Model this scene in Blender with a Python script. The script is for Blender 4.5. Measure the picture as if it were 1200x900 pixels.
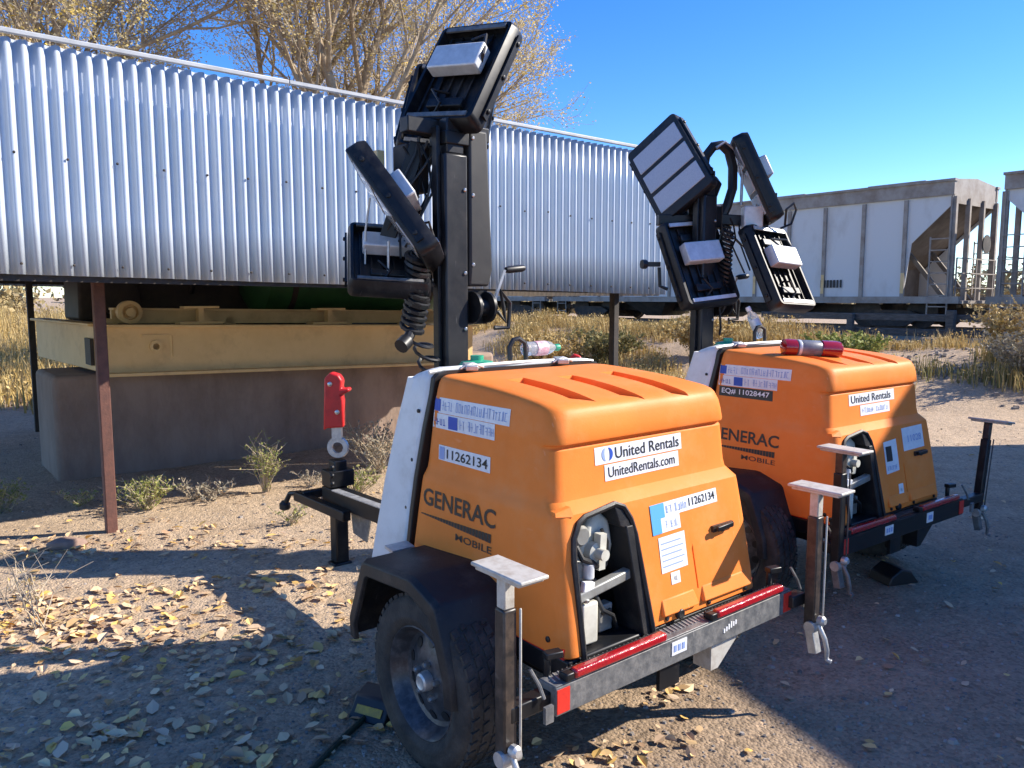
import bpy, bmesh, math, random
from mathutils import Vector, Matrix, noise
from mathutils.bvhtree import BVHTree
R = math.radians
scene = bpy.context.scene
COL = scene.collection
for o in list(bpy.data.objects):
    bpy.data.objects.remove(o)

# ------------------------------------------------------------------ camera, sky, sun, exposure
SUN_AZ, SUN_EL = 8.0, 33.0            # azimuth measured from +X towards +Y
cam_d = bpy.data.cameras.new('camera')
cam_d.sensor_width = 36.0
cam_d.lens = 925 / 1200 * 36.0
cam_d.clip_start = 0.05
cam_d.clip_end = 3000
cam = bpy.data.objects.new('camera', cam_d)
cam.location = (0, 0, 1.65)
cam.rotation_euler = (R(90 - 6.3), 0, 0)
COL.objects.link(cam)
scene.camera = cam

world = bpy.data.worlds.new('World')
scene.world = world
world.use_nodes = True
wn = world.node_tree
bg = wn.nodes['Background']
sky = wn.nodes.new('ShaderNodeTexSky')
sky.sky_type = 'NISHITA'
sky.sun_disc = False
sky.sun_elevation = R(SUN_EL)
sky.sun_rotation = R(90 - SUN_AZ)
sky.altitude = 1600
sky.air_density = 1.0
sky.dust_density = 0.25
sky.ozone_density = 3.5
hs = wn.nodes.new('ShaderNodeHueSaturation')
hs.inputs['Saturation'].default_value = 1.3
hs.inputs['Hue'].default_value = 0.512
wn.links.new(sky.outputs[0], hs.inputs['Color'])
wn.links.new(hs.outputs[0], bg.inputs['Color'])
bg.inputs['Strength'].default_value = 0.128

sl = bpy.data.lights.new('sun', 'SUN')
sl.energy = 4.1
sl.angle = R(0.5)
sl.color = (1.0, 0.93, 0.82)
sun = bpy.data.objects.new('sun', sl)
sd = Vector((math.cos(R(SUN_AZ)) * math.cos(R(SUN_EL)), math.sin(R(SUN_AZ)) * math.cos(R(SUN_EL)), math.sin(R(SUN_EL))))
sun.rotation_euler = sd.to_track_quat('Z', 'Y').to_euler()
sun.location = (30, 5, 30)
COL.objects.link(sun)

vs = scene.view_settings
vs.view_transform = 'Standard'
vs.look = 'None'
vs.gamma = 1
vs.exposure = 1.12
vs.use_curve_mapping = False

rnd = random.Random(7)

# ------------------------------------------------------------------ materials
def mat(name, col, rough=0.6, metal=0.0, col2=None, scale=8.0, bump=0.0, bscale=40.0, spec=0.5, rvar=0.0,
        coat=0.0, detail=4.0, lo=0.35, hi=0.65, coords='Object', stretch=None):
    m = bpy.data.materials.new(name)
    m.use_nodes = True
    nt = m.node_tree
    p = nt.nodes['Principled BSDF']
    p.inputs['Base Color'].default_value = (*col, 1)
    p.inputs['Roughness'].default_value = rough
    p.inputs['Metallic'].default_value = metal
    p.inputs['Specular IOR Level'].default_value = spec
    p.inputs['Coat Weight'].default_value = coat
    tc = nt.nodes.new('ShaderNodeTexCoord')
    vec = tc.outputs[coords]
    if stretch:
        mp = nt.nodes.new('ShaderNodeMapping')
        mp.inputs['Scale'].default_value = stretch
        nt.links.new(vec, mp.inputs['Vector'])
        vec = mp.outputs[0]
    if col2 is not None:
        n = nt.nodes.new('ShaderNodeTexNoise')
        n.inputs['Scale'].default_value = scale
        n.inputs['Detail'].default_value = detail
        n.inputs['Roughness'].default_value = 0.65
        nt.links.new(vec, n.inputs['Vector'])
        r = nt.nodes.new('ShaderNodeValToRGB')
        r.color_ramp.elements[0].position = lo
        r.color_ramp.elements[1].position = hi
        r.color_ramp.elements[0].color = (*col, 1)
        r.color_ramp.elements[1].color = (*col2, 1)
        nt.links.new(n.outputs['Fac'], r.inputs['Fac'])
        nt.links.new(r.outputs['Color'], p.inputs['Base Color'])
        if rvar:
            ma = nt.nodes.new('ShaderNodeMapRange')
            ma.inputs['To Min'].default_value = rough - rvar
            ma.inputs['To Max'].default_value = rough + rvar
            nt.links.new(n.outputs['Fac'], ma.inputs['Value'])
            nt.links.new(ma.outputs[0], p.inputs['Roughness'])
    if bump:
        nb = nt.nodes.new('ShaderNodeTexNoise')
        nb.inputs['Scale'].default_value = bscale
        nb.inputs['Detail'].default_value = 5
        nt.links.new(vec, nb.inputs['Vector'])
        b = nt.nodes.new('ShaderNodeBump')
        b.inputs['Strength'].default_value = bump
        b.inputs['Distance'].default_value = 0.02
        nt.links.new(nb.outputs['Fac'], b.inputs['Height'])
        nt.links.new(b.outputs['Normal'], p.inputs['Normal'])
    return m

def leafmat(name, cols, rough=0.7, trans=0.0):
    """colour picked per loose piece of the mesh"""
    m = bpy.data.materials.new(name)
    m.use_nodes = True
    nt = m.node_tree
    p = nt.nodes['Principled BSDF']
    p.inputs['Roughness'].default_value = rough
    p.inputs['Specular IOR Level'].default_value = 0.25
    g = nt.nodes.new('ShaderNodeNewGeometry')
    r = nt.nodes.new('ShaderNodeValToRGB')
    cr = r.color_ramp
    cr.interpolation = 'LINEAR'
    while len(cr.elements) < len(cols):
        cr.elements.new(0.5)
    for i, c in enumerate(cols):
        cr.elements[i].position = i / (len(cols) - 1)
        cr.elements[i].color = (*c, 1)
    nt.links.new(g.outputs['Random Per Island'], r.inputs['Fac'])
    nt.links.new(r.outputs['Color'], p.inputs['Base Color'])
    if trans:
        t = nt.nodes.new('ShaderNodeBsdfTranslucent')
        nt.links.new(r.outputs['Color'], t.inputs['Color'])
        mx = nt.nodes.new('ShaderNodeMixShader')
        mx.inputs[0].default_value = trans
        nt.links.new(p.outputs[0], mx.inputs[1])
        nt.links.new(t.outputs[0], mx.inputs[2])
        nt.links.new(mx.outputs[0], nt.nodes['Material Output'].inputs['Surface'])
    return m

M = {}
M['orange'] = mat('orange_plastic', (0.90, 0.245, 0.042), 0.5, spec=0.18, col2=(0.82, 0.215, 0.035), scale=3, bump=0.05, bscale=180, rvar=0.08)
def add_wear(m, dust, amount, scratch=0.0, scale=4.0):
    # road dust in cloudy patches and fine pale scuffs of their own shape
    nt = m.node_tree; N = nt.nodes; L = nt.links; p = N['Principled BSDF']
    src = p.inputs['Base Color'].links[0].from_socket
    tc = N.new('ShaderNodeTexCoord')
    n1 = N.new('ShaderNodeTexNoise'); n1.inputs['Scale'].default_value = scale; n1.inputs['Detail'].default_value = 9; n1.inputs['Roughness'].default_value = 0.72
    L.new(tc.outputs['Object'], n1.inputs['Vector'])
    r1 = N.new('ShaderNodeMapRange'); r1.inputs['From Min'].default_value = 0.5; r1.inputs['From Max'].default_value = 0.85; r1.inputs['To Max'].default_value = amount
    L.new(n1.outputs['Fac'], r1.inputs['Value'])
    mx = N.new('ShaderNodeMix'); mx.data_type = 'RGBA'; mx.inputs['B'].default_value = (*dust, 1)
    L.new(r1.outputs[0], mx.inputs['Factor']); L.new(src, mx.inputs['A']); out = mx.outputs['Result']
    if scratch:
        mp = N.new('ShaderNodeMapping'); mp.inputs['Rotation'].default_value = (0.4, 0.3, 0.6); mp.inputs['Scale'].default_value = (90, 5, 14); L.new(tc.outputs['Object'], mp.inputs['Vector'])
        n2 = N.new('ShaderNodeTexNoise'); n2.inputs['Scale'].default_value = 1.0; n2.inputs['Detail'].default_value = 3; L.new(mp.outputs[0], n2.inputs['Vector'])
        r2 = N.new('ShaderNodeMapRange'); r2.inputs['From Min'].default_value = 0.70; r2.inputs['From Max'].default_value = 0.78; r2.inputs['To Max'].default_value = scratch; L.new(n2.outputs['Fac'], r2.inputs['Value'])
        m2 = N.new('ShaderNodeMix'); m2.data_type = 'RGBA'; m2.inputs['B'].default_value = (*[min(1, c + 0.18) for c in dust], 1)
        L.new(r2.outputs[0], m2.inputs['Factor']); L.new(out, m2.inputs['A']); out = m2.outputs['Result']
    L.new(out, p.inputs['Base Color'])
add_wear(M['orange'], (0.80, 0.40, 0.17), 0.45, 0.30)
M['white'] = mat('white_plastic', (0.78, 0.78, 0.76), 0.4, col2=(0.68, 0.68, 0.66), scale=5, rvar=0.08)
M['black'] = mat('black_plastic', (0.010, 0.010, 0.012), 0.5, spec=0.35, col2=(0.022, 0.021, 0.021), scale=9, bump=0.12, bscale=220, rvar=0.12)
M['blackmetal'] = mat('black_painted_steel', (0.009, 0.0095, 0.011), 0.4, spec=0.4, col2=(0.035, 0.03, 0.027), scale=14, rvar=0.12, lo=0.5, hi=0.8)
M['mast'] = mat('mast_steel', (0.010, 0.011, 0.014), 0.36, spec=0.4, col2=(0.02, 0.02, 0.022), scale=6, rvar=0.1)
M['mastcover'] = mat('mast_cover_plastic', (0.026, 0.026, 0.028), 0.55, spec=0.4, col2=(0.04, 0.039, 0.038), scale=6)
M['rubber'] = mat('tyre_rubber', (0.022, 0.021, 0.020), 0.8, col2=(0.085, 0.072, 0.058), scale=11, bump=0.25, bscale=120, lo=0.4, hi=0.85)
M['rim'] = mat('rim_steel', (0.05, 0.052, 0.058), 0.36, metal=0.3, col2=(0.15, 0.15, 0.16), scale=26, rvar=0.12, lo=0.45, hi=0.8, detail=8)
M['galv'] = mat('galvanised_steel', (0.42, 0.42, 0.42), 0.42, metal=0.55, col2=(0.62, 0.61, 0.58), scale=30, rvar=0.12)
M['greysteel'] = mat('grey_worn_steel', (0.10, 0.102, 0.105), 0.5, metal=0.1, col2=(0.20, 0.195, 0.185), scale=24, bump=0.1, bscale=90, rvar=0.12)
M['chrome'] = mat('bolt_steel', (0.55, 0.55, 0.54), 0.3, metal=0.9)
M['plate'] = mat('foot_plate_steel', (0.55, 0.52, 0.46), 0.55, metal=0.15, col2=(0.36, 0.31, 0.25), scale=25, lo=0.45, hi=0.8)
M['tubebrown'] = mat('jack_tube_paint', (0.022, 0.019, 0.018), 0.4, col2=(0.06, 0.045, 0.036), scale=20, rvar=0.1)
M['redlens'] = mat('red_lens', (0.42, 0.008, 0.012), 0.22, col2=(0.33, 0.008, 0.012), scale=60, coat=0.6, bump=0.2, bscale=150)
M['redreflect'] = mat('red_reflector', (0.75, 0.035, 0.02), 0.35, col2=(0.6, 0.03, 0.02), scale=90)
M['redpaint'] = mat('red_painted_steel', (0.62, 0.018, 0.02), 0.4, col2=(0.42, 0.014, 0.014), scale=12, rvar=0.1, lo=0.45, hi=0.75)
M['green'] = mat('green_plastic', (0.02, 0.36, 0.20), 0.4, col2=(0.03, 0.30, 0.17), scale=20)
M['sticker'] = mat('sticker_vinyl', (0.80, 0.80, 0.80), 0.4, col2=(0.70, 0.71, 0.73), scale=30)
M['stickerblue'] = mat('sticker_ink_blue', (0.02, 0.075, 0.42), 0.45)
M['stickerlight'] = mat('sticker_ink_light_blue', (0.10, 0.36, 0.72), 0.45)
M['pale'] = mat('sticker_ink_pale_blue', (0.27, 0.36, 0.62), 0.45)
M['ink'] = mat('sticker_ink_black', (0.012, 0.013, 0.016), 0.5)
M['inkwhite'] = mat('sticker_ink_white', (0.8, 0.8, 0.8), 0.5)
M['logo'] = mat('logo_dark_ink', (0.035, 0.022, 0.016), 0.5)
M['blacksticker'] = mat('black_sticker_vinyl', (0.02, 0.02, 0.022), 0.4)
M['beige'] = mat('engine_beige_plastic', (0.66, 0.64, 0.54), 0.5, col2=(0.52, 0.49, 0.40), scale=14)
M['enginegrey'] = mat('engine_grey_metal', (0.33, 0.33, 0.30), 0.45, metal=0.2, col2=(0.22, 0.21, 0.19), scale=14)
M['lens'] = mat('lamp_lens', (0.50, 0.51, 0.52), 0.18, col2=(0.42, 0.43, 0.46), scale=120, coat=0.5)
M['driver'] = mat('lamp_driver_housing', (0.66, 0.67, 0.68), 0.35, metal=0.15, col2=(0.52, 0.53, 0.54), scale=18)
M['lampblack'] = mat('lamp_black_casting', (0.006, 0.006, 0.008), 0.42, spec=0.35, col2=(0.012, 0.012, 0.013), scale=18, rvar=0.1)
M['cable'] = mat('cable_rubber', (0.012, 0.012, 0.013), 0.45)
M['yellow'] = mat('yellow_label', (0.75, 0.55, 0.04), 0.5)
M['duskyyellow'] = mat('worn_yellow_paint', (0.42, 0.29, 0.05), 0.7, col2=(0.2, 0.15, 0.06), scale=30)
M['siding'] = mat('corrugated_galvanised_sheet', (0.50, 0.565, 0.64), 0.42, metal=0.22, col2=(0.57, 0.625, 0.69), scale=1.6, rvar=0.06, bump=0.02, bscale=6)
M['trim'] = mat('white_sheet_trim', (0.50, 0.51, 0.52), 0.5, col2=(0.38, 0.39, 0.40), scale=6)
M['roofsheet'] = mat('roof_sheet', (0.45, 0.46, 0.47), 0.45, metal=0.4, col2=(0.36, 0.36, 0.36), scale=3)
M['rustpost'] = mat('rust_brown_post_steel', (0.17, 0.072, 0.05), 0.7, col2=(0.11, 0.05, 0.038), scale=14, bump=0.15, bscale=70)
M['darksteel'] = mat('dark_brown_steel', (0.035, 0.028, 0.024), 0.7, col2=(0.06, 0.045, 0.035), scale=6)
M['deckyellow'] = mat('tan_yellow_steel', (0.80, 0.56, 0.26), 0.6, col2=(0.70, 0.475, 0.21), scale=3.0, bump=0.06, bscale=40, rvar=0.08, lo=0.4, hi=0.75)
M['tankgreen'] = mat('green_tank_paint', (0.045, 0.15, 0.045), 0.5, col2=(0.03, 0.10, 0.035), scale=4)
def concrete():
    m = mat('stained_concrete', (0.33, 0.24, 0.185), 0.88, col2=(0.21, 0.145, 0.11), scale=1.6, detail=8, bump=0.35, bscale=9, stretch=(2.2, 2.2, 1.0), lo=0.38, hi=0.72)
    return m
M['concrete'] = concrete()
M['hopper'] = mat('weathered_white_car_paint', (0.66, 0.66, 0.65), 0.6, col2=(0.44, 0.41, 0.375), scale=0.9, detail=7, lo=0.50, hi=0.82, stretch=(1, 1, 0.5))
M['hopperdirty'] = mat('dirty_car_steel', (0.36, 0.32, 0.28), 0.7, col2=(0.20, 0.15, 0.115), scale=2.5, detail=6, lo=0.4, hi=0.75)
M['slope'] = mat('slope_sheet_steel', (0.20, 0.165, 0.13), 0.75, col2=(0.11, 0.085, 0.065), scale=2.0)
M['bogie'] = mat('bogie_steel', (0.028, 0.024, 0.022), 0.75, col2=(0.065, 0.05, 0.04), scale=5)
M['rail'] = mat('rail_steel', (0.12, 0.085, 0.065), 0.6, col2=(0.07, 0.05, 0.04), scale=5)
M['timber'] = mat('weathered_grey_timber', (0.13, 0.12, 0.11), 0.85, col2=(0.07, 0.062, 0.055), scale=5, stretch=(1, 1, 6), bump=0.2)
M['bark'] = mat('cottonwood_bark', (0.42, 0.32, 0.205), 0.85, col2=(0.27, 0.20, 0.13), scale=7, bump=0.4, bscale=20)
M['twig'] = mat('pale_twig_bark', (0.50, 0.41, 0.29), 0.8, col2=(0.38, 0.30, 0.21), scale=3)
M['treeleaf'] = leafmat('autumn_tree_leaves', [(0.58, 0.48, 0.28), (0.76, 0.68, 0.48), (0.66, 0.47, 0.10), (0.66, 0.58, 0.40), (0.74, 0.52, 0.08), (0.50, 0.40, 0.22)], trans=0.35)
M['groundleaf'] = leafmat('fallen_leaves', [(0.78, 0.53, 0.22), (0.55, 0.37, 0.22), (0.76, 0.57, 0.34), (0.38, 0.24, 0.15), (0.80, 0.50, 0.12), (0.66, 0.48, 0.32), (0.48, 0.32, 0.19)])
M['dryleaf'] = leafmat('dry_grass_blades', [(0.58, 0.42, 0.17), (0.42, 0.29, 0.10), (0.66, 0.52, 0.27), (0.50, 0.34, 0.10), (0.30, 0.21, 0.09), (0.60, 0.46, 0.19)], trans=0.2)
M['shrub'] = leafmat('olive_scrub_leaves', [(0.24, 0.22, 0.08), (0.15, 0.15, 0.06), (0.36, 0.30, 0.12), (0.28, 0.22, 0.09)], trans=0.2)
M['sage'] = leafmat('grey_weed_leaves', [(0.30, 0.27, 0.21), (0.22, 0.20, 0.15), (0.42, 0.38, 0.30), (0.34, 0.27, 0.15)], trans=0.15)
M['thicket'] = leafmat('dry_thicket_leaves', [(0.36, 0.27, 0.12), (0.24, 0.18, 0.09), (0.44, 0.34, 0.16), (0.20, 0.17, 0.08)])
M['weedgreen'] = leafmat('green_weed_leaves', [(0.20, 0.26, 0.06), (0.30, 0.33, 0.09), (0.42, 0.38, 0.13), (0.24, 0.28, 0.08)], trans=0.25)
M['stone'] = leafmat('gravel_stones', [(0.20, 0.17, 0.145), (0.32, 0.28, 0.24), (0.13, 0.115, 0.11), (0.40, 0.36, 0.32), (0.24, 0.18, 0.15)], rough=0.9)
M['rock'] = mat('pink_brown_rock', (0.36, 0.24, 0.18), 0.85, col2=(0.26, 0.17, 0.13), scale=9, bump=0.5, bscale=18)
M['hose'] = mat('dark_green_hose', (0.015, 0.035, 0.025), 0.45)
add_wear(M['white'], (0.42, 0.36, 0.29), 0.5, 0.2, 5)
add_wear(M['black'], (0.16, 0.125, 0.10), 0.55, 0.15, 6)
add_wear(M['mast'], (0.10, 0.085, 0.07), 0.4, 0.2, 5)
add_wear(M['lampblack'], (0.09, 0.08, 0.07), 0.4, 0.2, 9)
add_wear(M['sticker'], (0.55, 0.50, 0.44), 0.4, 0.0, 14)
add_wear(M['deckyellow'], (0.25, 0.12, 0.06), 0.6, 0.3, 2.5)
add_wear(M['siding'], (0.44, 0.42, 0.40), 0.3, 0.0, 1.1)
add_wear(M['concrete'], (0.10, 0.075, 0.06), 0.55, 0.0, 1.3)
add_wear(M['plate'], (0.20, 0.10, 0.05), 0.6, 0.3, 18)
add_wear(M['tubebrown'], (0.26, 0.17, 0.11), 0.5, 0.3, 14)
add_wear(M['greysteel'], (0.32, 0.29, 0.26), 0.4, 0.5, 12)
def clearplastic():
    m = bpy.data.materials.new('clear_bottle_plastic'); m.use_nodes = True
    p = m.node_tree.nodes['Principled BSDF']
    p.inputs['Base Color'].default_value = (0.85, 0.9, 0.92, 1)
    p.inputs['Roughness'].default_value = 0.12
    p.inputs['Transmission Weight'].default_value = 0.75
    p.inputs['IOR'].default_value = 1.2
    return m
M['clear'] = clearplastic()
M['pink'] = mat('pink_white_label', (0.72, 0.55, 0.56), 0.5, col2=(0.5, 0.2, 0.25), scale=60)
M['amber'] = mat('red_translucent_plastic', (0.30, 0.006, 0.008), 0.15, coat=0.7)
M['canlabel'] = mat('grey_can_label', (0.20, 0.20, 0.22), 0.35, col2=(0.12, 0.12, 0.14), scale=30)

def ground_material():
    m = bpy.data.materials.new('dirt_and_asphalt'); m.use_nodes = True
    nt = m.node_tree; N = nt.nodes; L = nt.links
    p = N['Principled BSDF']
    p.inputs['Roughness'].default_value = 0.9
    p.inputs['Specular IOR Level'].default_value = 0.25
    g = N.new('ShaderNodeNewGeometry')
    pos = g.outputs['Position']
    def noise_(scale, detail=5, rough=0.6):
        n = N.new('ShaderNodeTexNoise'); n.inputs['Scale'].default_value = scale
        n.inputs['Detail'].default_value = detail; n.inputs['Roughness'].default_value = rough
        L.new(pos, n.inputs['Vector']); return n.outputs['Fac']
    def ramp(fac, stops):
        r = N.new('ShaderNodeValToRGB')
        while len(r.color_ramp.elements) < len(stops): r.color_ramp.elements.new(0.5)
        for i, (q, c) in enumerate(stops):
            r.color_ramp.elements[i].position = q; r.color_ramp.elements[i].color = (*c, 1)
        L.new(fac, r.inputs['Fac']); return r.outputs['Color']
    def mix(f, a, b, mode='MIX'):
        x = N.new('ShaderNodeMix'); x.data_type = 'RGBA'; x.blend_type = mode
        L.new(f, x.inputs['Factor']) if not isinstance(f, float) else setattr(x.inputs['Factor'], 'default_value', f)
        L.new(a, x.inputs['A']); L.new(b, x.inputs['B']); return x.outputs['Result']
    dirt = ramp(noise_(1.7, 8, 0.7), [(0.3, (0.41, 0.298, 0.195)), (0.5, (0.52, 0.388, 0.262)), (0.72, (0.36, 0.262, 0.175))])
    asph = ramp(noise_(2.3, 8, 0.75), [(0.3, (0.29, 0.205, 0.135)), (0.55, (0.375, 0.272, 0.18)), (0.75, (0.46, 0.345, 0.235))])
    # worn asphalt lies near the camera on the right, dirt elsewhere
    sx = N.new('ShaderNodeSeparateXYZ'); L.new(pos, sx.inputs[0])
    def math_(op, a, b=None):
        x = N.new('ShaderNodeMath'); x.operation = op
        for i, v in enumerate((a, b)):
            if v is None: continue
            if isinstance(v, (int, float)): x.inputs[i].default_value = v
            else: L.new(v, x.inputs[i])
        return x.outputs[0]
    # signed distance to the edge line from (-2.6, 2.9) to (6, 8)
    d = math_('SUBTRACT', math_('MULTIPLY', sx.outputs['X'], 0.51), math_('MULTIPLY', sx.outputs['Y'], 0.86))
    d = math_('ADD', d, 3.55)
    d = math_('ADD', d, math_('MULTIPLY', math_('SUBTRACT', noise_(0.9, 6, 0.7), 0.5), 2.6))
    mr = N.new('ShaderNodeMapRange'); mr.inputs['From Min'].default_value = -0.5; mr.inputs['From Max'].default_value = 0.7
    L.new(d, mr.inputs['Value'])
    base = mix(mr.outputs[0], dirt, asph)
    # fine grit, each grain its own tone
    v = N.new('ShaderNodeTexVoronoi'); v.inputs['Scale'].default_value = 75
    L.new(pos, v.inputs['Vector'])
    grit = ramp(v.outputs['Color'], [(0.0, (0.55, 0.55, 0.55)), (0.5, (1.0, 1.0, 1.0)), (0.92, (1.25, 1.22, 1.18)), (1.0, (2.2, 2.1, 2.0))])
    base = mix(0.8, base, grit, 'MULTIPLY')
    v2 = N.new('ShaderNodeTexVoronoi'); v2.inputs['Scale'].default_value = 24
    L.new(pos, v2.inputs['Vector'])
    grit2 = ramp(v2.outputs['Color'], [(0.0, (0.75, 0.74, 0.72)), (0.9, (1.1, 1.1, 1.1)), (1.0, (1.7, 1.65, 1.6))])
    base = mix(0.5, base, grit2, 'MULTIPLY')
    # dark stained strip under the open shed and dusty far ground
    L.new(base, p.inputs['Base Color'])
    h = math_('ADD', math_('MULTIPLY', v.outputs['Distance'], -0.35), math_('MULTIPLY', noise_(9, 8, 0.7), 1.2))
    h = math_('ADD', h, math_('MULTIPLY', v2.outputs['Distance'], -0.3))
    b = N.new('ShaderNodeBump'); b.inputs['Strength'].default_value = 0.75; b.inputs['Distance'].default_value = 0.022
    L.new(h, b.inputs['Height']); L.new(b.outputs['Normal'], p.inputs['Normal'])
    return m
M['ground'] = ground_material()

# ------------------------------------------------------------------ mesh helpers
def perp(d):
    d = d.normalized()
    a = Vector((0, 0, 1)) if abs(d.z) < 0.9 else Vector((1, 0, 0))
    u = d.cross(a).normalized()
    return u, u.cross(d).normalized()

class MB:
    def __init__(s): s.bm = bmesh.new()
    def hexa(s, P):
        v = [s.bm.verts.new(p) for p in P]
        for f in ((3, 2, 1, 0), (4, 5, 6, 7), (0, 1, 5, 4), (1, 2, 6, 5), (2, 3, 7, 6), (3, 0, 4, 7)):
            s.bm.faces.new([v[i] for i in f])
        return s
    def box(s, lo, hi):
        (a, b, c), (d, e, f) = lo, hi
        return s.hexa([(a, b, c), (d, b, c), (d, e, c), (a, e, c), (a, b, f), (d, b, f), (d, e, f), (a, e, f)])
    def obox(s, c, x, y, z):
        """centre and three half-axis vectors"""
        c, x, y, z = Vector(c), Vector(x), Vector(y), Vector(z)
        if x.cross(y).dot(z) < 0: x = -x
        return s.hexa([c - x - y - z, c + x - y - z, c + x + y - z, c - x + y - z, c - x - y + z, c + x - y + z, c + x + y + z, c - x + y + z])
    def bar(s, p, q, w, h, up=(0, 0, 1)):
        p, q, up = Vector(p), Vector(q), Vector(up)
        d = q - p
        if abs(d.normalized().dot(up)) > 0.98: up = Vector((0, 1, 0))
        x = d.cross(up).normalized(); z = x.cross(d).normalized()
        return s.obox((p + q) / 2, x * w / 2, d / 2, z * h / 2)
    def tube(s, pts, r, n=8, caps=True):
        pts = [Vector(p) for p in pts]
        rs = r if isinstance(r, (list, tuple)) else [r] * len(pts)
        rings = []
        u = None
        for i, p in enumerate(pts):
            d = (pts[min(i + 1, len(pts) - 1)] - pts[max(i - 1, 0)])
            if d.length < 1e-9: d = Vector((0, 0, 1))
            d.normalize()
            if u is None: u, _ = perp(d)
            u = (u - d * u.dot(d))
            if u.length < 1e-6: u, _ = perp(d)
            u.normalize(); w = d.cross(u)
            rings.append([s.bm.verts.new(p + (u * math.cos(2 * math.pi * k / n) + w * math.sin(2 * math.pi * k / n)) * rs[i]) for k in range(n)])
        for a, b in zip(rings, rings[1:]):
            for k in range(n):
                s.bm.faces.new((a[k], a[(k + 1) % n], b[(k + 1) % n], b[k]))
        if caps and n > 2:
            s.bm.faces.new(rings[0][::-1]); s.bm.faces.new(rings[-1])
        return s
    def lathe(s, prof, o, axis, n=32, closed=False):
        """prof: list of (radius, distance along axis)"""
        o = Vector(o); a = Vector(axis).normalized(); u, w = perp(a)
        rings = []
        for r, h in prof:
            rings.append([s.bm.verts.new(o + a * h + (u * math.cos(2 * math.pi * k / n) + w * math.sin(2 * math.pi * k / n)) * max(r, 1e-4)) for k in range(n)])
        pairs = list(zip(rings, rings[1:]))
        if closed: pairs.append((rings[-1], rings[0]))
        for A, B in pairs:
            for k in range(n):
                s.bm.faces.new((A[k], A[(k + 1) % n], B[(k + 1) % n], B[k]))
        if not closed:
            s.bm.faces.new(rings[0][::-1]); s.bm.faces.new(rings[-1])
        return s
    def prism(s, poly, ext):
        ext = Vector(ext)
        a = [s.bm.verts.new(Vector(p)) for p in poly]
        b = [s.bm.verts.new(Vector(p) + ext) for p in poly]
        n = len(a)
        s.bm.faces.new(a[::-1]); s.bm.faces.new(b)
        for k in range(n):
            s.bm.faces.new((a[k], a[(k + 1) % n], b[(k + 1) % n], b[k]))
        return s
    def face(s, pts):
        s.bm.faces.new([s.bm.verts.new(Vector(p)) for p in pts]); return s
    def loft(s, rings, caps=True):
        V = [[s.bm.verts.new(Vector(p)) for p in r] for r in rings]
        n = len(V[0])
        for A, B in zip(V, V[1:]):
            for k in range(n):
                s.bm.faces.new((A[k], A[(k + 1) % n], B[(k + 1) % n], B[k]))
        if caps:
            s.bm.faces.new(V[0][::-1]); s.bm.faces.new(V[-1])
        return s
    def build(s, name, m, parent=None, bevel=0.0, smooth=32, recalc=True, seg=2):
        if recalc: bmesh.ops.recalc_face_normals(s.bm, faces=s.bm.faces)
        me = bpy.data.meshes.new(name)
        s.bm.to_mesh(me); s.bm.free()
        o = bpy.data.objects.new(name, me)
        me.materials.append(m)
        COL.objects.link(o)
        if parent: o.parent = parent
        if smooth:
            me.polygons.foreach_set('use_smooth', [True] * len(me.polygons))
            me.set_sharp_from_angle(angle=R(smooth))
        if bevel:
            b = o.modifiers.new('bevel', 'BEVEL'); b.width = bevel; b.segments = seg; b.limit_method = 'ANGLE'; b.angle_limit = R(32)
            b.harden_normals = False
        return o

def tag(o, label, cat, group=None):
    o['label'] = label; o['category'] = cat
    if group: o['group'] = group
    return o
def empty(name, loc, rz=0):
    o = bpy.data.objects.new(name, None); o.empty_display_size = 0.2
    o.location = loc; o.rotation_euler = (0, 0, rz); COL.objects.link(o); return o
def copy_tree(o, parent=None):
    c = o.copy(); COL.objects.link(c)
    if parent: c.parent = parent
    for ch in list(o.children): copy_tree(ch, c)
    return c
def kind(o, k): o['kind'] = k; return o

# ------------------------------------------------------------------ ground
def smooth(a, b, x):
    t = max(0, min(1, (x - a) / (b - a))); return t * t * (3 - 2 * t)
def gz(x, y):
    u = 0.785 * x + 0.62 * y            # distance from the camera towards the railway line
    z = 0.50 * smooth(11.6, 16.8, u) + 0.42 * smooth(11.4, 14.0, u) * (1 - smooth(15.6, 18.2, u)) * smooth(-7, -2, x) * (1 - 0.55 * smooth(4.5, 8, x))
    z += 0.012 * noise.noise((x * 1.3, y * 1.3, 0)) + 0.006 * noise.noise((x * 4, y * 4, 3))
    if u > 9: z += 0.10 * smooth(9, 13, u) * noise.noise((x * 0.45, y * 0.45, 8)) * (1 - smooth(16.5, 18, u))
    return z
def graded(n, lo, hi, c, fine):
    out = []
    k = 0.0
    step = fine
    x = c
    while x < hi: out.append(x); step = fine * (1 + max(0, abs(x - c) - 5) * 0.28); x += step
    out.append(hi)
    x = c
    while x > lo:
        step = fine * (1 + max(0, abs(x - c) - 5) * 0.28); x -= step; out.insert(0, max(x, lo))
    return out
def make_ground():
    xs = graded(0, -900, 900, 0, 0.09); ys = graded(0, -300, 1500, 5, 0.09)
    me = bpy.data.meshes.new('ground')
    v = [(x, y, gz(x, y)) for y in ys for x in xs]
    nx = len(xs)
    f = [(j * nx + i, j * nx + i + 1, (j + 1) * nx + i + 1, (j + 1) * nx + i) for j in range(len(ys) - 1) for i in range(nx - 1)]
    me.from_pydata(v, [], f)
    me.materials.append(M['ground'])
    me.polygons.foreach_set('use_smooth', [True] * len(f))
    o = bpy.data.objects.new('ground', me); COL.objects.link(o)
    return kind(o, 'structure')
make_ground()

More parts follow.
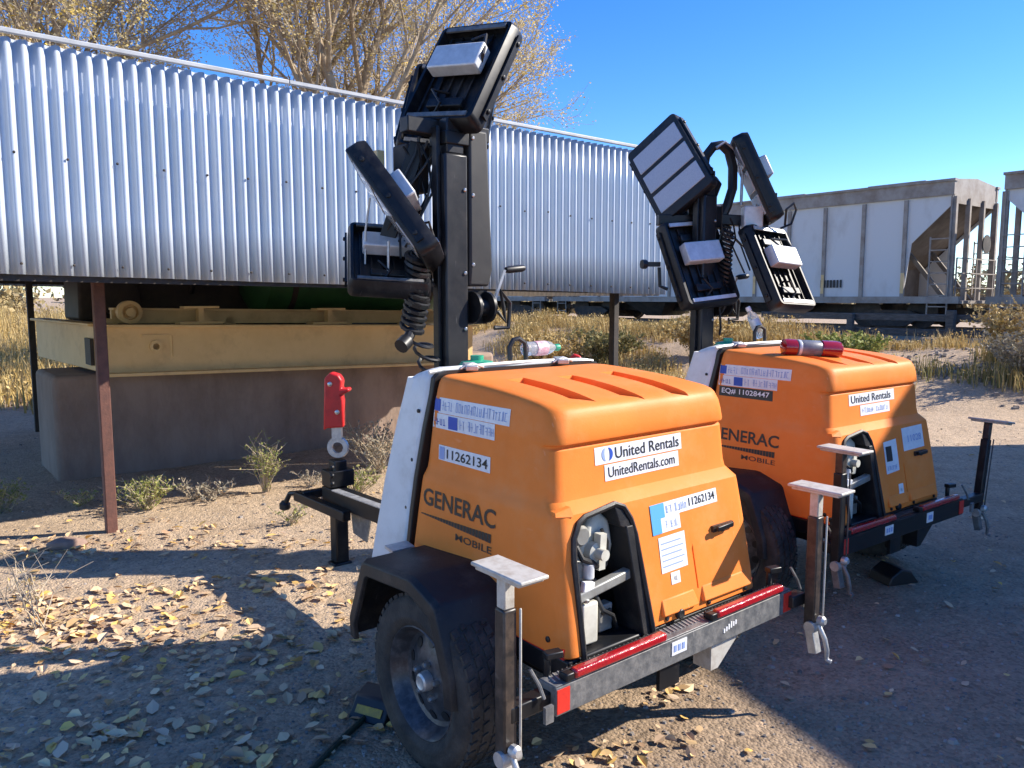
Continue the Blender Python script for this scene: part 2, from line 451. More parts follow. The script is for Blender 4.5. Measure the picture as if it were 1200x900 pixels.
# ------------------------------------------------------------------ shed
SD = Vector((math.sin(R(51.4)), math.cos(R(51.4)), 0)); SN = Vector((-SD.y, SD.x, 0)); SP = Vector((-2.803, 5.392, 0))
def S(t, off, z): return SP + SD * t + SN * off + Vector((0, 0, z))
def corrugated(t0, t1, off, zb, zt, pitch, amp, name, m, parent, push=0.0):
    """zb / zt are functions of t; waves run up the sheet"""
    mb = MB(); n = 10
    k = int((t1 - t0) / pitch * n)
    cols = []
    for i in range(k + 1):
        t = t0 + (t1 - t0) * i / k
        ph = 2 * math.pi * (t - t0) / pitch
        a = amp * (math.sin(ph) + 0.14 * math.sin(3 * ph))
        sheet = int((t - t0) / 0.82)
        wob = 0.006 * noise.noise((t * 0.9, 0, off))
        lean = 0.006 * noise.noise((sheet * 3.3, 2, 0))
        col = []
        for j in range(5):
            q = j / 4
            z = zb(t) + (zt(t) - zb(t)) * q
            col.append(mb.bm.verts.new(S(t, off + a + wob + lean * (1 - q) + 0.01 * noise.noise((t * 0.6, z * 0.8, 5)), z + (0.006 * noise.noise((sheet * 7.7, 0, 0)) if j == 0 else 0))))
        cols.append(col)
    for A, B in zip(cols, cols[1:]):
        for j in range(4):
            mb.bm.faces.new((A[j], B[j], B[j + 1], A[j + 1]))
    o = mb.build(name, m, parent, smooth=60)
    so = o.modifiers.new('thickness', 'SOLIDIFY'); so.thickness = 0.0015
    return o
def shed():
    root = empty('open_shed', SP)
    def P(mb, name, m, **k):
        bmesh.ops.translate(mb.bm, verts=mb.bm.verts, vec=-SP)
        return mb.build(name, m, root, **k)
    zb = lambda t: 1.786 - 0.0195 * t
    zt = lambda t: 3.235 - 0.008 * t
    K = 0.917      # the front sheets hang from the eave, half a metre ahead of the posts
    fzb = lambda t: 1.65 + K * (zb((t + 1.174) / K - 1.174) - 1.65)
    fzt = lambda t: 1.65 + K * (zt((t + 1.174) / K - 1.174) - 1.65)
    FT = lambda t: -1.174 + K * (t + 1.174)
    fs = corrugated(FT(-2.6), FT(5.74), -0.55, fzb, fzt, 0.083, 0.0245, 'front_siding', M['siding'], None)
    bs = corrugated(-2.6, 5.74, 5.32, zb, zt, 0.0905, 0.015, 'back_siding', M['siding'], None)
    rf = corrugated(-2.65, 5.8, 0, zb, zt, 0.0905, 0.012, 'roof', M['roofsheet'], None)
    # lay the roof sheet flat: remap its height to run back over the shed
    for v in rf.data.vertices:
        p = v.co - SP; t = p.dot(SD); a = p.dot(SN); q = (p.z - zb(t)) / (zt(t) - zb(t))
        c = S(-1.174 + (t + 1.174) * (K + (1 - K) * q), -0.51 + q * 5.9, 3.055 - 0.008 * t + a * 0.8 + 0.22 * q)
        v.co = c
    ends = []
    for te in (FT(5.70), FT(-2.55)):  # unseen end sheets added to block sun from the concrete
        es = corrugated(-0.5, 5.28, 0.0, lambda t: 1.66, lambda t: 3.02, 0.083, 0.015, 'sun_blocking_end_sheet', M['siding'], None)
        for v in es.data.vertices:
            p = v.co - SP; v.co = S(te + p.dot(SN), p.dot(SD), p.z)
        ends.append(es)
    for o in [fs, bs, rf] + ends:
        for v in o.data.vertices: v.co -= SP
        o.parent = root
    mb = MB()   # fascia trim over the top of the sheets
    for a, b in ((-2.65, 1.35), (1.352, 5.78)):
        mb.bar(S(FT(a), -0.59, fzt(FT(a)) + 0.028), S(FT(b), -0.59, fzt(FT(b)) + 0.028), 0.03, 0.03)
    P(mb, 'fascia_trim', M['trim'], bevel=0.006)
    mb = MB()
    for z in (1.88, 3.10):
        mb.bar(S(-2.4, -0.50, z - 0.08), S(5.1, -0.50, z - 0.17), 0.04, 0.07)
        mb.bar(S(-2.5, 5.27, z), S(5.6, 5.27, z - 0.09), 0.04, 0.09)
    for t in (-2.4, 0, 2.5, 5.0):
        mb.bar(S(t, -0.5, 2.95), S(t, 5.2, 2.95), 0.05, 0.1)
    P(mb, 'purlin', M['darksteel'])
    for t, off, w, m in ((0.0, 0.03, 0.072, 'rustpost'), (5.02, 0.03, 0.075, 'darksteel'), (-2.45, 0.03, 0.072, 'rustpost'), (0.26, 5.2, 0.07, 'darksteel'), (5.02, 5.2, 0.07, 'darksteel'), (-2.4, 5.2, 0.07, 'darksteel')):
        mb = MB(); a = S(t, off, 0)
        mb.bar((a.x, a.y, gz(a.x, a.y) - 0.2), S(t, off, 3.0), w, w, up=SN)
        P(mb, 'post', M[m], bevel=0.006)
    mb = MB()   # screw heads along the sheets
    for i in range(28):
        t = -2.4 + i * 0.27
        if t > 5.1: break
        for z in (fzb(t) + 0.06, fzb(t) + 0.68 + 0.02 * rnd.random()):
            mb.lathe([(0.008, 0), (0.008, 0.008), (0.003, 0.011)], S(t, -0.572, z), -SN, 8)
    P(mb, 'sheet_screws', M['darksteel'])
    tag(root, 'open shed of blue-silver corrugated sheets hung on thin rusty posts', 'shed')
shed()

# the yellow steel frame on its concrete foundation, under the shed
def scale_frame():
    b = MB()
    fr = [S(-0.02, 2.0, -0.3), S(4.9, 2.0, -0.3), S(4.9, 3.0, -0.3), S(-0.02, 3.0, -0.3)]
    b.prism(fr, (0, 0, 1.25))
    o = b.build('concrete_foundation', M['concrete'], bevel=0.05, seg=3)
    tag(o, 'long stained concrete block carrying the yellow steel frame under the shed', 'foundation')
    root = empty('steel_platform', S(0.3, 1.7, 0.95))
    o0 = root.location.copy()
    def P(mb, name, m, **k):
        bmesh.ops.translate(mb.bm, verts=mb.bm.verts, vec=-o0)
        return mb.build(name, m, root, **k)
    def zz(t, z): return z - 0.022 * t
    mb = MB()       # front girder with flanges
    mb.bar(S(0.3, 1.74, zz(0.3, 1.19)), S(4.35, 1.74, zz(4.35, 1.19)), 0.06, 0.42)
    mb.bar(S(0.3, 1.72, zz(0.3, 1.405)), S(4.36, 1.72, zz(4.36, 1.405)), 0.20, 0.025)
    mb.bar(S(0.3, 1.72, zz(0.3, 0.972)), S(4.36, 1.72, zz(4.36, 0.972)), 0.22, 0.03)
    P(mb, 'front_girder', M['deckyellow'], bevel=0.006)
    mb = MB(); mb.bar(S(0.33, 1.80, 1.19), S(0.20, 4.2, 1.19), 0.05, 0.40); mb.bar(S(0.33, 1.82, 1.405), S(0.20, 4.2, 1.405), 0.16, 0.025)
    P(mb, 'side_girder', M['deckyellow'], bevel=0.006)
    mb = MB(); mb.bar(S(4.33, 1.80, 1.10), S(4.30, 4.2, 1.10), 0.05, 0.40)
    P(mb, 'side_girder', M['deckyellow'], bevel=0.006)
    mb = MB(); mb.bar(S(0.3, 4.15, 1.19), S(4.35, 4.15, 1.12), 0.06, 0.42)
    P(mb, 'back_girder', M['deckyellow'], bevel=0.006)
    mb = MB(); mb.box((0, 0, 0), (0.01, 0.01, 0.01))
    mb = MB(); mb.bar(S(0.285, 1.86, 1.16), S(0.285, 2.1, 1.16), 0.03, 0.24)  # dark plate stands in for the shaded opening in the girder
    P(mb, 'dark_opening_plate', M['darksteel'])
    mb = MB()   # bracket plate welded on the girder
    mb.bar(S(0.66, 1.704, 1.30), S(0.92, 1.704, 1.295), 0.016, 0.02)
    mb.bar(S(0.915, 1.704, 1.295), S(0.915, 1.704, 1.10), 0.02, 0.016)
    mb.lathe([(0.055, 0), (0.055, 0.03), (0.03, 0.032), (0.03, 0.0)], S(0.78, 1.71, 1.2), -SN, 20)
    P(mb, 'bracket', M['deckyellow'])
    mb = MB(); mb.lathe([(0.095, -0.1), (0.105, -0.08), (0.105, 0.02), (0.07, 0.03), (0.062, -0.01), (0.045, -0.01), (0.04, 0.05), (0.02, 0.05)], S(0.62, 1.9, 1.51), -SN, 28)
    P(mb, 'roller', M['deckyellow'])
    for t in (1.22, 2.55, 3.65):
        mb = MB(); z = zz(t, 1.418)
        mb.bar(S(t - 0.2, 1.85, z + 0.014), S(t + 0.2, 1.85, z + 0.014), 0.18, 0.024)
        mb.bar(S(t - 0.15, 1.85, z + 0.16), S(t + 0.17, 1.85, z + 0.16), 0.16, 0.02)
        mb.bar(S(t + 0.01, 1.85, z), S(t + 0.01, 1.85, z + 0.16), 0.05, 0.09, up=SN)
        mb.prism([S(t + 0.03, 1.83, z + 0.02), S(t + 0.13, 1.83, z + 0.02), S(t + 0.03, 1.83, z + 0.13)], SN * 0.02)
        P(mb, 'pedestal', M['deckyellow'])
    mb = MB(); mb.bar(S(0.5, 2.1, 1.47), S(4.3, 2.1, 1.40), 0.06, 0.13); mb.bar(S(0.5, 2.07, 1.54), S(4.3, 2.07, 1.47), 0.2, 0.02)
    for t in (0.5, 1.6, 2.9, 4.2): mb.bar(S(t, 2.1, 1.2), S(t, 2.1, 1.45), 0.1, 0.06, up=SN)
    P(mb, 'rail_beam', M['deckyellow'], bevel=0.004)
    mb = MB()
    mb.prism([S(0.4, 1.9, 1.38), S(4.3, 1.9, 1.29), S(4.3, 4.1, 1.29), S(0.4, 4.1, 1.38)], (0, 0, 0.015))
    P(mb, 'deck_plate', M['darksteel'])
    tag(root, 'tan yellow steel girder frame with rollers and pedestals on the concrete block', 'platform')
    # green tank and dark machine resting on it
    r2 = empty('storage_tank', S(3.0, 3.1, 1.45)); c = r2.location.copy()
    def Q(mb, name, m, **k):
        bmesh.ops.translate(mb.bm, verts=mb.bm.verts, vec=-c); return mb.build(name, m, r2, **k)
    mb = MB(); mb.lathe([(0.05, 0), (0.36, 0.03), (0.50, 0.12), (0.55, 0.28), (0.55, 2.2), (0.5, 2.36), (0.36, 2.45), (0.05, 2.48)], S(2.0, 2.75, 1.96), SD, 40)
    Q(mb, 'tank_shell', M['tankgreen'])
    for t in (2.5, 3.9):
        mb = MB(); mb.bar(S(t, 2.45, 1.46), S(t, 3.15, 1.46), 0.12, 0.3); Q(mb, 'saddle', M['darksteel'])
    for t in (2.35, 4.1):
        mb = MB(); mb.lathe([(0.552, 0), (0.562, 0), (0.562, 0.06), (0.552, 0.06)], S(t, 2.75, 1.96), SD, 40, closed=True); Q(mb, 'strap_band', M['darksteel'])
    tag(r2, 'dark green cylindrical tank lying on saddles in the shade of the shed', 'tank')
    r3 = empty('recess_darkening_machine', S(1.0, 3.2, 1.4)); c3 = r3.location.copy()
    def Q3(mb, name, m, **k):
        bmesh.ops.translate(mb.bm, verts=mb.bm.verts, vec=-c3); return mb.build(name, m, r3, **k)
    mb = MB(); mb.bar(S(0.40, 3.4, 1.66), S(2.35, 3.4, 1.62), 0.8, 0.50); mb.bar(S(0.75, 3.4, 2.05), S(1.4, 3.4, 2.05), 0.6, 0.3)
    Q3(mb, 'housing', M['darksteel'], bevel=0.03)  # housing enlarged to darken the recess above the girder
    mb = MB(); mb.lathe([(0.12, 0), (0.2, 0.02), (0.2, 0.1), (0.06, 0.12)], S(0.75, 2.98, 1.66), -SN, 24); Q3(mb, 'flywheel', M['darksteel'])
    mb = MB(); mb.tube([S(1.5, 3.0, 1.7), S(1.5, 2.8, 1.95), S(1.9, 2.75, 2.0), S(2.1, 2.9, 2.0)], 0.03); Q3(mb, 'pipe', M['darksteel'])
    tag(r3, 'dark machine with a round flywheel on the yellow frame at the shed\'s left end', 'machine')
scale_frame()

# ------------------------------------------------------------------ railway
HF = Vector((-math.sin(R(38.3)), math.cos(R(38.3)), 0)); HR = Vector((math.cos(R(38.3)), math.sin(R(38.3)), 0)); HC = Vector((12.37, 22.5, 0))
def H(s, w, z): return HC + HF * s + HR * w + Vector((0, 0, z))
def track():
    mb = MB()
    for w in (0.7, 2.1):
        mb.bar(H(-45, w, 0.66), H(160, w, 0.66), 0.07, 0.15)
    kind(mb.build('track_rails', M['rail']), 'structure')
    mb = MB()
    for i in range(200):
        s = -20 + i * 0.55
        mb.bar(H(s, 0.15, 0.50), H(s, 2.65, 0.50), 0.22, 0.16)
    kind(mb.build('track_sleepers', M['timber']), 'structure')
track()
def hopper_car():
    root = empty('hopper_car', HC, math.atan2(HF.y, HF.x))
    # local axes: x along the car (0 at the near end), -y is... built in (s, w, z) with y = -w
    V = lambda s, w, z: Vector((s, -w, z))
    L, W = 16.6, 2.85
    side = [(0, 4.5), (0, 4.28), (1.12, 3.2), (1.3, 1.64), (L - 1.3, 1.64), (L - 1.12, 3.2), (L, 4.28), (L, 4.5)]
    for w in (0.0, W):
        mb = MB(); mb.prism([V(s, w, z) for s, z in side], (0, -0.03 if w == 0 else 0.03, 0))
        sd_ = mb.build('side_sheet', M['hopper'], root)
        sg = -1 if w else 1
        mb = MB()
        for k in range(12):
            s = 1.31 + k * 1.27
            mb.obox(V(s, w - sg * 0.035, 3.05), (0.055, 0, 0), (0, 0.033, 0), (0, 0, 1.40))
        mb.build('side_ribs', M['hopperdirty'], sd_)
        mb = MB()
        for k in (0, 2, 4, 6, 8, 10):
            mb.obox(V(1.31 + k * 1.27, w - sg * 0.0705, 2.05), (0.05, 0, 0), (0, 0.002, 0), (0, 0, 0.30))
        mb.build('yellow_marker', M['deckyellow'], sd_)
    for w in (0.0, W):
        sg = -1 if w else 1
        mb = MB(); mb.obox(V(L / 2, w - sg * 0.02, 4.68), (L / 2 + 0.02, 0, 0), (0, 0.06, 0), (0, 0, 0.19)); mb.obox(V(L / 2, w - sg * 0.03, 4.90), (L / 2 + 0.05, 0, 0), (0, 0.10, 0), (0, 0, 0.035))
        mb.build('top_chord', M['hopperdirty'], root)
        mb = MB(); mb.obox(V(L / 2, w - sg * 0.02, 1.56), (L / 2 + 0.3, 0, 0), (0, 0.07, 0), (0, 0, 0.10))
        mb.build('side_sill', M['hopperdirty'], root)
    mb = MB(); mb.prism([V(0, 0.05, 4.93), V(0, W - 0.05, 4.93), V(0, W / 2, 5.05)], (L, 0, 0)); rf = mb.build('roof', M['hopperdirty'], root)
    for k in range(4):
        mb = MB(); mb.obox(V(2.2 + k * 4, W / 2, 5.08), (0.9, 0, 0), (0, 0.35, 0), (0, 0, 0.05)); mb.build('hatch', M['hopperdirty'], rf, bevel=0.02)
    for e in (0, 1):
        q = (lambda s: s) if e == 0 else (lambda s: L - s)
        mb = MB(); mb.prism([V(q(0.02), 0.04, 4.45), V(q(0.08), 0.04, 4.3), V(q(3.2), 0.04, 1.5), V(q(3.1), 0.04, 1.5)], (0, -(W - 0.08), 0)); mb.build('slope_sheet', M['slope'], root)
        mb = MB(); mb.obox(V(q(0.03), W / 2, 4.6), (0.03, 0, 0), (0, W / 2, 0), (0, 0, 0.33)); mb.build('end_sheet', M['hopperdirty'], root)
        for w, t in ((0.03, 0.06), (0.95, 0.05), (1.9, 0.05), (W - 0.03, 0.06)):
            mb = MB(); mb.obox(V(q(0.0), w, 3.0), (t * 1.3, 0, 0), (0, t, 0), (0, 0, 1.45)); mb.build('end_post', M['hopperdirty'], root)
        mb = MB(); mb.obox(V(q(0.75), W / 2, 1.5), (1.1, 0, 0), (0, W / 2, 0), (0, 0, 0.04)); mb.build('end_platform', M['hopperdirty'], root)
        for w in (0.6, 2.2):
            mb = MB(); mb.bar(V(q(0.3), w, 1.5), V(q(1.5), w, 3.0), 0.08, 0.12); mb.build('brace', M['slope'], root)
        mb = MB(); mb.obox(V(q(2.1), W / 2, 2.2), (0.04, 0, 0), (0, W / 2 - 0.2, 0), (0, 0, 0.7)); mb.build('bulkhead', M['slope'], root)
        for w in (-0.06, W + 0.06):
            mb = MB()
            for s in (0.02, 0.56): mb.bar(V(q(s), w, 0.95), V(q(s), w, 3.35 if s > 0.3 else 4.6), 0.03, 0.05)
            for k in range(8): mb.bar(V(q(0.02), w, 1.05 + k * 0.32), V(q(0.56), w, 1.05 + k * 0.32), 0.03, 0.03)
            mb.build('ladder', M['hopperdirty'], root)
        mb = MB()
        for k in range(3): mb.bar(V(q(-0.12), 0.1, 1.9 + k * 0.42), V(q(-0.12), W - 0.1, 1.9 + k * 0.42), 0.03, 0.03)
        for w in (0.1, 1.42, W - 0.1): mb.bar(V(q(-0.12), w, 1.5), V(q(-0.12), w, 2.75), 0.035, 0.035)
        mb.build('end_handrail', M['hopperdirty'], root)
        mb = MB(); mb.lathe([(0.05, 0), (0.28, 0.01), (0.28, 0.03), (0.05, 0.05)], V(q(-0.1), 2.15, 3.2), (1, 0, 0), 20); mb.build('brake_wheel', M['bogie'], root)
        mb = MB(); mb.bar(V(q(0.4), W / 2, 1.22), V(q(-0.52), W / 2, 1.22), 0.2, 0.22); mb.build('coupler', M['bogie'], root, bevel=0.02)
        b = MB()
        for w in (0.35, W - 0.35):
            b.prism([V(q(0.75), w, 1.08), V(q(1.2), w, 1.25), V(q(2.4), w, 1.25), V(q(2.85), w, 1.08), V(q(2.3), w, 0.78), V(q(1.3), w, 0.78)], (0, 0.12, 0))
        b.obox(V(q(1.8), W / 2, 1.1), (0.15, 0, 0), (0, 1.0, 0), (0, 0, 0.15))
        bo = b.build('bogie', M['bogie'], root)
        for s in (0.95, 2.65):
            for w in (0.62, W - 0.62):
                mb = MB(); mb.lathe([(0.1, -0.08), (0.38, -0.05), (0.41, -0.05), (0.41, 0.06), (0.46, 0.07), (0.46, 0.09), (0.3, 0.09), (0.1, 0.1)], V(q(s), w, 1.17), (0, 1 if w < 1 else -1, 0), 28)
                mb.build('wheel', M['bogie'], bo)
    for k in range(3):
        mb = MB(); s = 4.4 + k * 3.0
        t = [V(s, 0.1, 1.6), V(s + 2.6, 0.1, 1.6), V(s + 2.6, W - 0.1, 1.6), V(s, W - 0.1, 1.6)]
        b2 = [V(s + 0.9, 0.8, 0.9), V(s + 1.7, 0.8, 0.9), V(s + 1.7, W - 0.8, 0.9), V(s + 0.9, W - 0.8, 0.9)]
        mb.loft([b2, t]); mb.build('discharge_hopper', M['bogie'], root)
    mb = MB(); mb.obox(V(L / 2, W / 2, 1.25), (L / 2 - 0.3, 0, 0), (0, 0.18, 0), (0, 0, 0.16)); mb.build('centre_sill', M['bogie'], root)
    # small stencilled panel, unreadable in the photo
    mb = MB()
    rr = random.Random(3)
    for k in range(7):
        x = 3.9 - k * 0.11
        mb.obox(V(x, -0.0325, 2.06), (0.03 + 0.015 * rr.random(), 0, 0), (0, 0.0015, 0), (0, 0, 0.12))
    mb.build('stencil_marks', M['ink'], root)
    return root
car = hopper_car()
tag(car, 'weathered white hopper wagon with its open sloped end in full view', 'railway wagon', 'hopper wagons on the track')
c2 = copy_tree(car); c2.location = H(17.75, 0, 0)
tag(c2, 'far hopper wagon whose wheels show beneath the right part of the shed', 'railway wagon', 'hopper wagons on the track')
c3 = copy_tree(car); c3.location = H(-17.9, 0, 0)
tag(c3, 'hopper wagon cut off by the right edge of the photo', 'railway wagon', 'hopper wagons on the track')

def guard():
    root = empty('timber_barrier', (10.86, 19.58, 0.4)); o0 = root.location.copy()
    d = Vector((-0.62, 0.785, 0)); c = Vector((10.86, 19.58, 0))
    for k, w in ((0, 0.19), (2.6, 0.16), (5.2, 0.16), (-2.4, 0.16)):
        mb = MB(); p = c + d * k; mb.bar((p.x, p.y, 0.1), (p.x, p.y, 1.32 if k == 0 else 1.2), w, w, up=d)
        bmesh.ops.translate(mb.bm, verts=mb.bm.verts, vec=-o0); mb.build('post', M['timber'], root, bevel=0.015)
    for z in (1.12, 0.74):
        mb = MB(); q = HR * 0.15; mb.bar(c + d * -2.6 + q + Vector((0, 0, z)), c + d * 5.5 + q + Vector((0, 0, z)), 0.09, 0.18)
        bmesh.ops.translate(mb.bm, verts=mb.bm.verts, vec=-o0); mb.build('rail', M['timber'], root, bevel=0.015)
    tag(root, 'low grey timber barrier in front of the hopper wagon\'s wheels', 'barrier')
guard()

# unseen building added beyond the right edge, shaped to shade the yard
def building():
    root = empty('added_shade_building', (9.5, 4, 0)); o0 = root.location.copy()
    e = Vector((0.40, -0.90, 0)).normalized(); n = Vector((0.90, 0.40, 0)).normalized()
    h1 = 5.0
    def top(gx, gy, h):           # roof-edge point whose shadow falls at the ground point
        return Vector((gx + sd.x / sd.z * h, gy + sd.y / sd.z * h, 0))
    e = Vector((0.354, -0.935, 0)).normalized(); n = Vector((1.0, 0.06, 0)).normalized()
    a = top(-0.815, 7.87, h1); b = a + e * 14
    mb = MB(); mb.prism([a, b, b + n * 7, a + n * 7], (0, 0, h1 + 0.1)); bmesh.ops.translate(mb.bm, verts=mb.bm.verts, vec=-o0 + Vector((0, 0, -0.1)))
    mb.build('wall', M['hopper'], root)
    mb = MB(); mb.prism([a - n * 0.05 - e * -0.05 + Vector((0, 0, h1 - 0.12)), b - n * 0.05 + Vector((0, 0, h1 - 0.12)), b - n * 0.002 + Vector((0, 0, h1 - 0.12)), a - n * 0.002 + e * 0.05 + Vector((0, 0, h1 - 0.12))], (0, 0, 0.1)); bmesh.ops.translate(mb.bm, verts=mb.bm.verts, vec=-o0)
    mb.build('gutter', M['hopperdirty'], root)
    for i in range(3):
        p = a + e * (0.8 + i * 1.5) - n * 0.02
        mb = MB(); mb.bar(p + Vector((0, 0, 2.0)), p + e * 0.9 + Vector((0, 0, 2.0)), 0.06, 0.9); bmesh.ops.translate(mb.bm, verts=mb.bm.verts, vec=-o0); mb.build('window', M['lens'], root)
    tag(root, 'unseen plain building added beyond the right edge to shade the right of the yard', 'building')
building()

# ------------------------------------------------------------------ light tower trailers
# local axes of a trailer: x to its right, y forward to the tongue, z up; origin on the ground under the bumper's left end
CX = 0.638
def rrect(hw, y0, y1, r, z, zf, n=7):
    """rounded rectangle ring at height z (zf lifts it as a function of y)"""
    pts = []
    for cx, cy, a0 in ((hw - r, y1 - r, 0), (-hw + r, y1 - r, 90), (-hw + r, y0 + r, 180), (hw - r, y0 + r, 270)):
        for k in range(n):
            a = R(a0 + 90 * k / (n - 1)); pts.append((cx + r * math.cos(a), cy + r * math.sin(a)))
    # extra points along the long edges keep the surface smooth
    out = []
    for i, p in enumerate(pts):
        q = pts[(i + 1) % len(pts)]
        out.append(p)
        d = math.dist(p, q)
        if (i + 1) % n == 0:
            m = 14
            for k in range(1, m): out.append((p[0] + (q[0] - p[0]) * k / m, p[1] + (q[1] - p[1]) * k / m))
    return [Vector((CX + x, y, z + zf(x, y))) for x, y in out]
def rise(y):
    t = max(0.0, y - 0.22)
    return 0.075 * (1 - math.exp(-t / 0.40))
def yrear(z):
    tab = [(0.5, 0.075), (0.6, 0.09), (0.8, 0.125), (0.93, 0.15), (1.0, 0.2), (1.14, 0.215), (1.29, 0.27)]
    for (a, b), (c, d) in zip(tab, tab[1:]):
        if z <= c: return b + (d - b) * (max(z, a) - a) / (c - a)
    return 0.27
def yfront(z): return 1.04 - 0.152 * (z - 0.5)

def boolean_cut(o, cutters):
    for c in cutters:
        m = o.modifiers.new('cut', 'BOOLEAN'); m.operation = 'DIFFERENCE'; m.solver = 'EXACT'; m.object = c
    dg = bpy.context.evaluated_depsgraph_get(); dg.update()
    me = bpy.data.meshes.new_from_object(o.evaluated_get(dg))
    o.modifiers.clear(); old = o.data; o.data = me; bpy.data.meshes.remove(old)
    for c in cutters: bpy.data.objects.remove(c)
    me.polygons.foreach_set('use_smooth', [True] * len(me.polygons)); me.set_sharp_from_angle(angle=R(26))
    if len(me.materials) == 0: me.materials.append(M['orange'])

def make_body():
    mb = MB(); rings = []
    levels = [(0.50, 0.516, 0.079, 0.045), (0.505, 0.520, 0.075, 0.05), (0.60, 0.517, 0.09, 0.05), (0.80, 0.506, 0.125, 0.05), (0.925, 0.498, 0.149, 0.05),
              (0.945, 0.495, 0.153, 0.05), (0.962, 0.488, 0.172, 0.055), (0.980, 0.480, 0.194, 0.055), (1.01, 0.476, 0.201, 0.055), (1.145, 0.4705, 0.216, 0.055),
              (1.153, 0.4700, 0.224, 0.055), (1.160, 0.4698, 0.222, 0.055), (1.166, 0.4700, 0.206, 0.06), (1.175, 0.4698, 0.203, 0.06), (1.21, 0.466, 0.207, 0.062), (1.245, 0.460, 0.213, 0.065), (1.262, 0.456, 0.220, 0.07)]
    for z, hw, y0, r in levels:
        w = max(0, min(1, (z - 1.15) / 0.12))
        side = lambda x, y, w=w, z=z: w * rise(y) - (0.0 if z < 1.1 else 0)
        rings.append(rrect(hw, y0, yfront(z), r, z, side))
    for d, dz in ((0.003, 0.008), (0.010, 0.016), (0.021, 0.021), (0.05, 0.024), (0.10, 0.027), (0.16, 0.029), (0.23, 0.030), (0.29, 0.030)):
        rings.append(rrect(0.455 - d, 0.222 + d * 1.15, yfront(1.29) - d * 0.9, max(0.07 - d * 0.5, 0.02), 1.264 + dz, lambda x, y: rise(y)))
    mb.loft(rings)
    return mb

OPEN = [(0.188, 0.44), (0.186, 0.80), (0.196, 0.87), (0.226, 0.918), (0.256, 0.932), (0.410, 0.948), (0.444, 0.934), (0.470, 0.890), (0.484, 0.835), (0.528, 0.44)]
SLOTS = [((0.37, 0.63), (0.37, 0.30)), ((0.60, 0.60), (0.60, 0.28)), ((0.845, 0.61), (0.845, 0.24))]

def lamp(root, c, U, V, hint, back_view=True, size=1.0):
    """LED flood head: c centre, U / V edge vectors (long, short), hint = rough direction its back points to"""
    c, U, V = Vector(c), Vector(U), Vector(V)
    u = U.normalized(); V = V - u * V.dot(u); v = V.normalized()
    n = u.cross(v)
    if n.dot(Vector(hint)) < 0: n = -n
    lu, lv = 0.298, 0.215
    if u.cross(v).dot(n) < 0: v = -v
    X = Matrix((u, v, n)).transposed().to_4x4(); X.translation = c
    X = X @ Matrix.Scale(size, 4)
    def T(mb, name, m, par, **k):
        bmesh.ops.transform(mb.bm, matrix=X, verts=mb.bm.verts); return mb.build(name, m, par, **k)
    mb = MB()      # tray: floor, rounded outline, raised rim on the back
    def outline(a, b, r, z):
        p = []
        for sx, sy, a0 in ((1, 1, 0), (-1, 1, 90), (-1, -1, 180), (1, -1, 270)):
            for k in range(6):
                t = R(a0 + 18 * k); p.append((sx * (a - r) + r * math.cos(t), sy * (b - r) + r * math.sin(t), z))
        return p
    mb.loft([outline(lu - 0.004, lv - 0.004, 0.03, -0.035), outline(lu, lv, 0.034, -0.028), outline(lu, lv, 0.034, 0.03), outline(lu - 0.012, lv - 0.012, 0.03, 0.062),
             outline(lu - 0.028, lv - 0.028, 0.02, 0.062), outline(lu - 0.034, lv - 0.034, 0.02, 0.012), outline(0.1, 0.05, 0.02, 0.012)])
    body = T(mb, 'light_head', M['lampblack'], root)
    mb = MB()
    for k in range(6): # cooling fins
        y = -0.15 + k * 0.06
        mb.box((-lu + 0.05, y - 0.004, 0.010), (lu - 0.05, y + 0.004, 0.030))
    mb.box((-lu + 0.06, -0.155, 0.011), (lu - 0.06, 0.155, 0.016))
    T(mb, 'cooling_fins', M['lampblack'], body)
    mb = MB(); mb.box((-0.02, -0.14, 0.045), (0.115, 0.14, 0.115))
    T(mb, 'driver_box', M['driver'], body, bevel=0.008)
    for sx in (-0.175, 0.175):
        mb = MB(); mb.box((sx - 0.025, -0.10, 0.013), (sx + 0.025, 0.10, 0.05)); T(mb, 'terminal_box', M['lampblack'], body, bevel=0.006)
    for k in (-1, 0, 1):
        mb = MB(); mb.box((k * 0.165 - 0.068, -lv + 0.03, -0.040), (k * 0.165 + 0.068, lv - 0.03, -0.030)); T(mb, 'lens', M['lens'], body, bevel=0.003)
    for sy in (-1, 1):
        mb = MB()
        mb.box((-0.24, sy * (lv + 0.010) - 0.006, -0.018), (0.24, sy * (lv + 0.010) + 0.006, 0.018))
        for sx in (-0.2, 0.0, 0.2): mb.lathe([(0.011, 0), (0.011, 0.008), (0.005, 0.01)], (sx, sy * (lv + 0.016), 0), (0, sy, 0), 8)
        T(mb, 'edge_rail', M['lampblack'], body)
    for sx in (-0.262, 0.262):
        mb = MB(); mb.box((sx - 0.012, -lv + 0.045, 0.058), (sx + 0.012, lv - 0.045, 0.067)); T(mb, 'rim_plate', M['driver'] if not back_view else M['greysteel'], body)  # pale plates paint the sunlit rim highlight on some heads
    mb = MB()
    mb.tube([(0.0, -lv * 0.5, 0.03), (0.05, -lv * 0.7, 0.10), (0.18, -lv * 0.5, 0.09), (0.2, 0, 0.05)], 0.008)
    T(mb, 'lamp_cable', M['cable'], body); mb = MB()
    mb.tube([(-0.1, 0.02, 0.02), (-0.14, 0.06, 0.09), (-0.2, 0.0, 0.07), (-0.25, 0.05, 0.03)], 0.007)
    T(mb, 'lamp_cable', M['cable'], body)
    return X

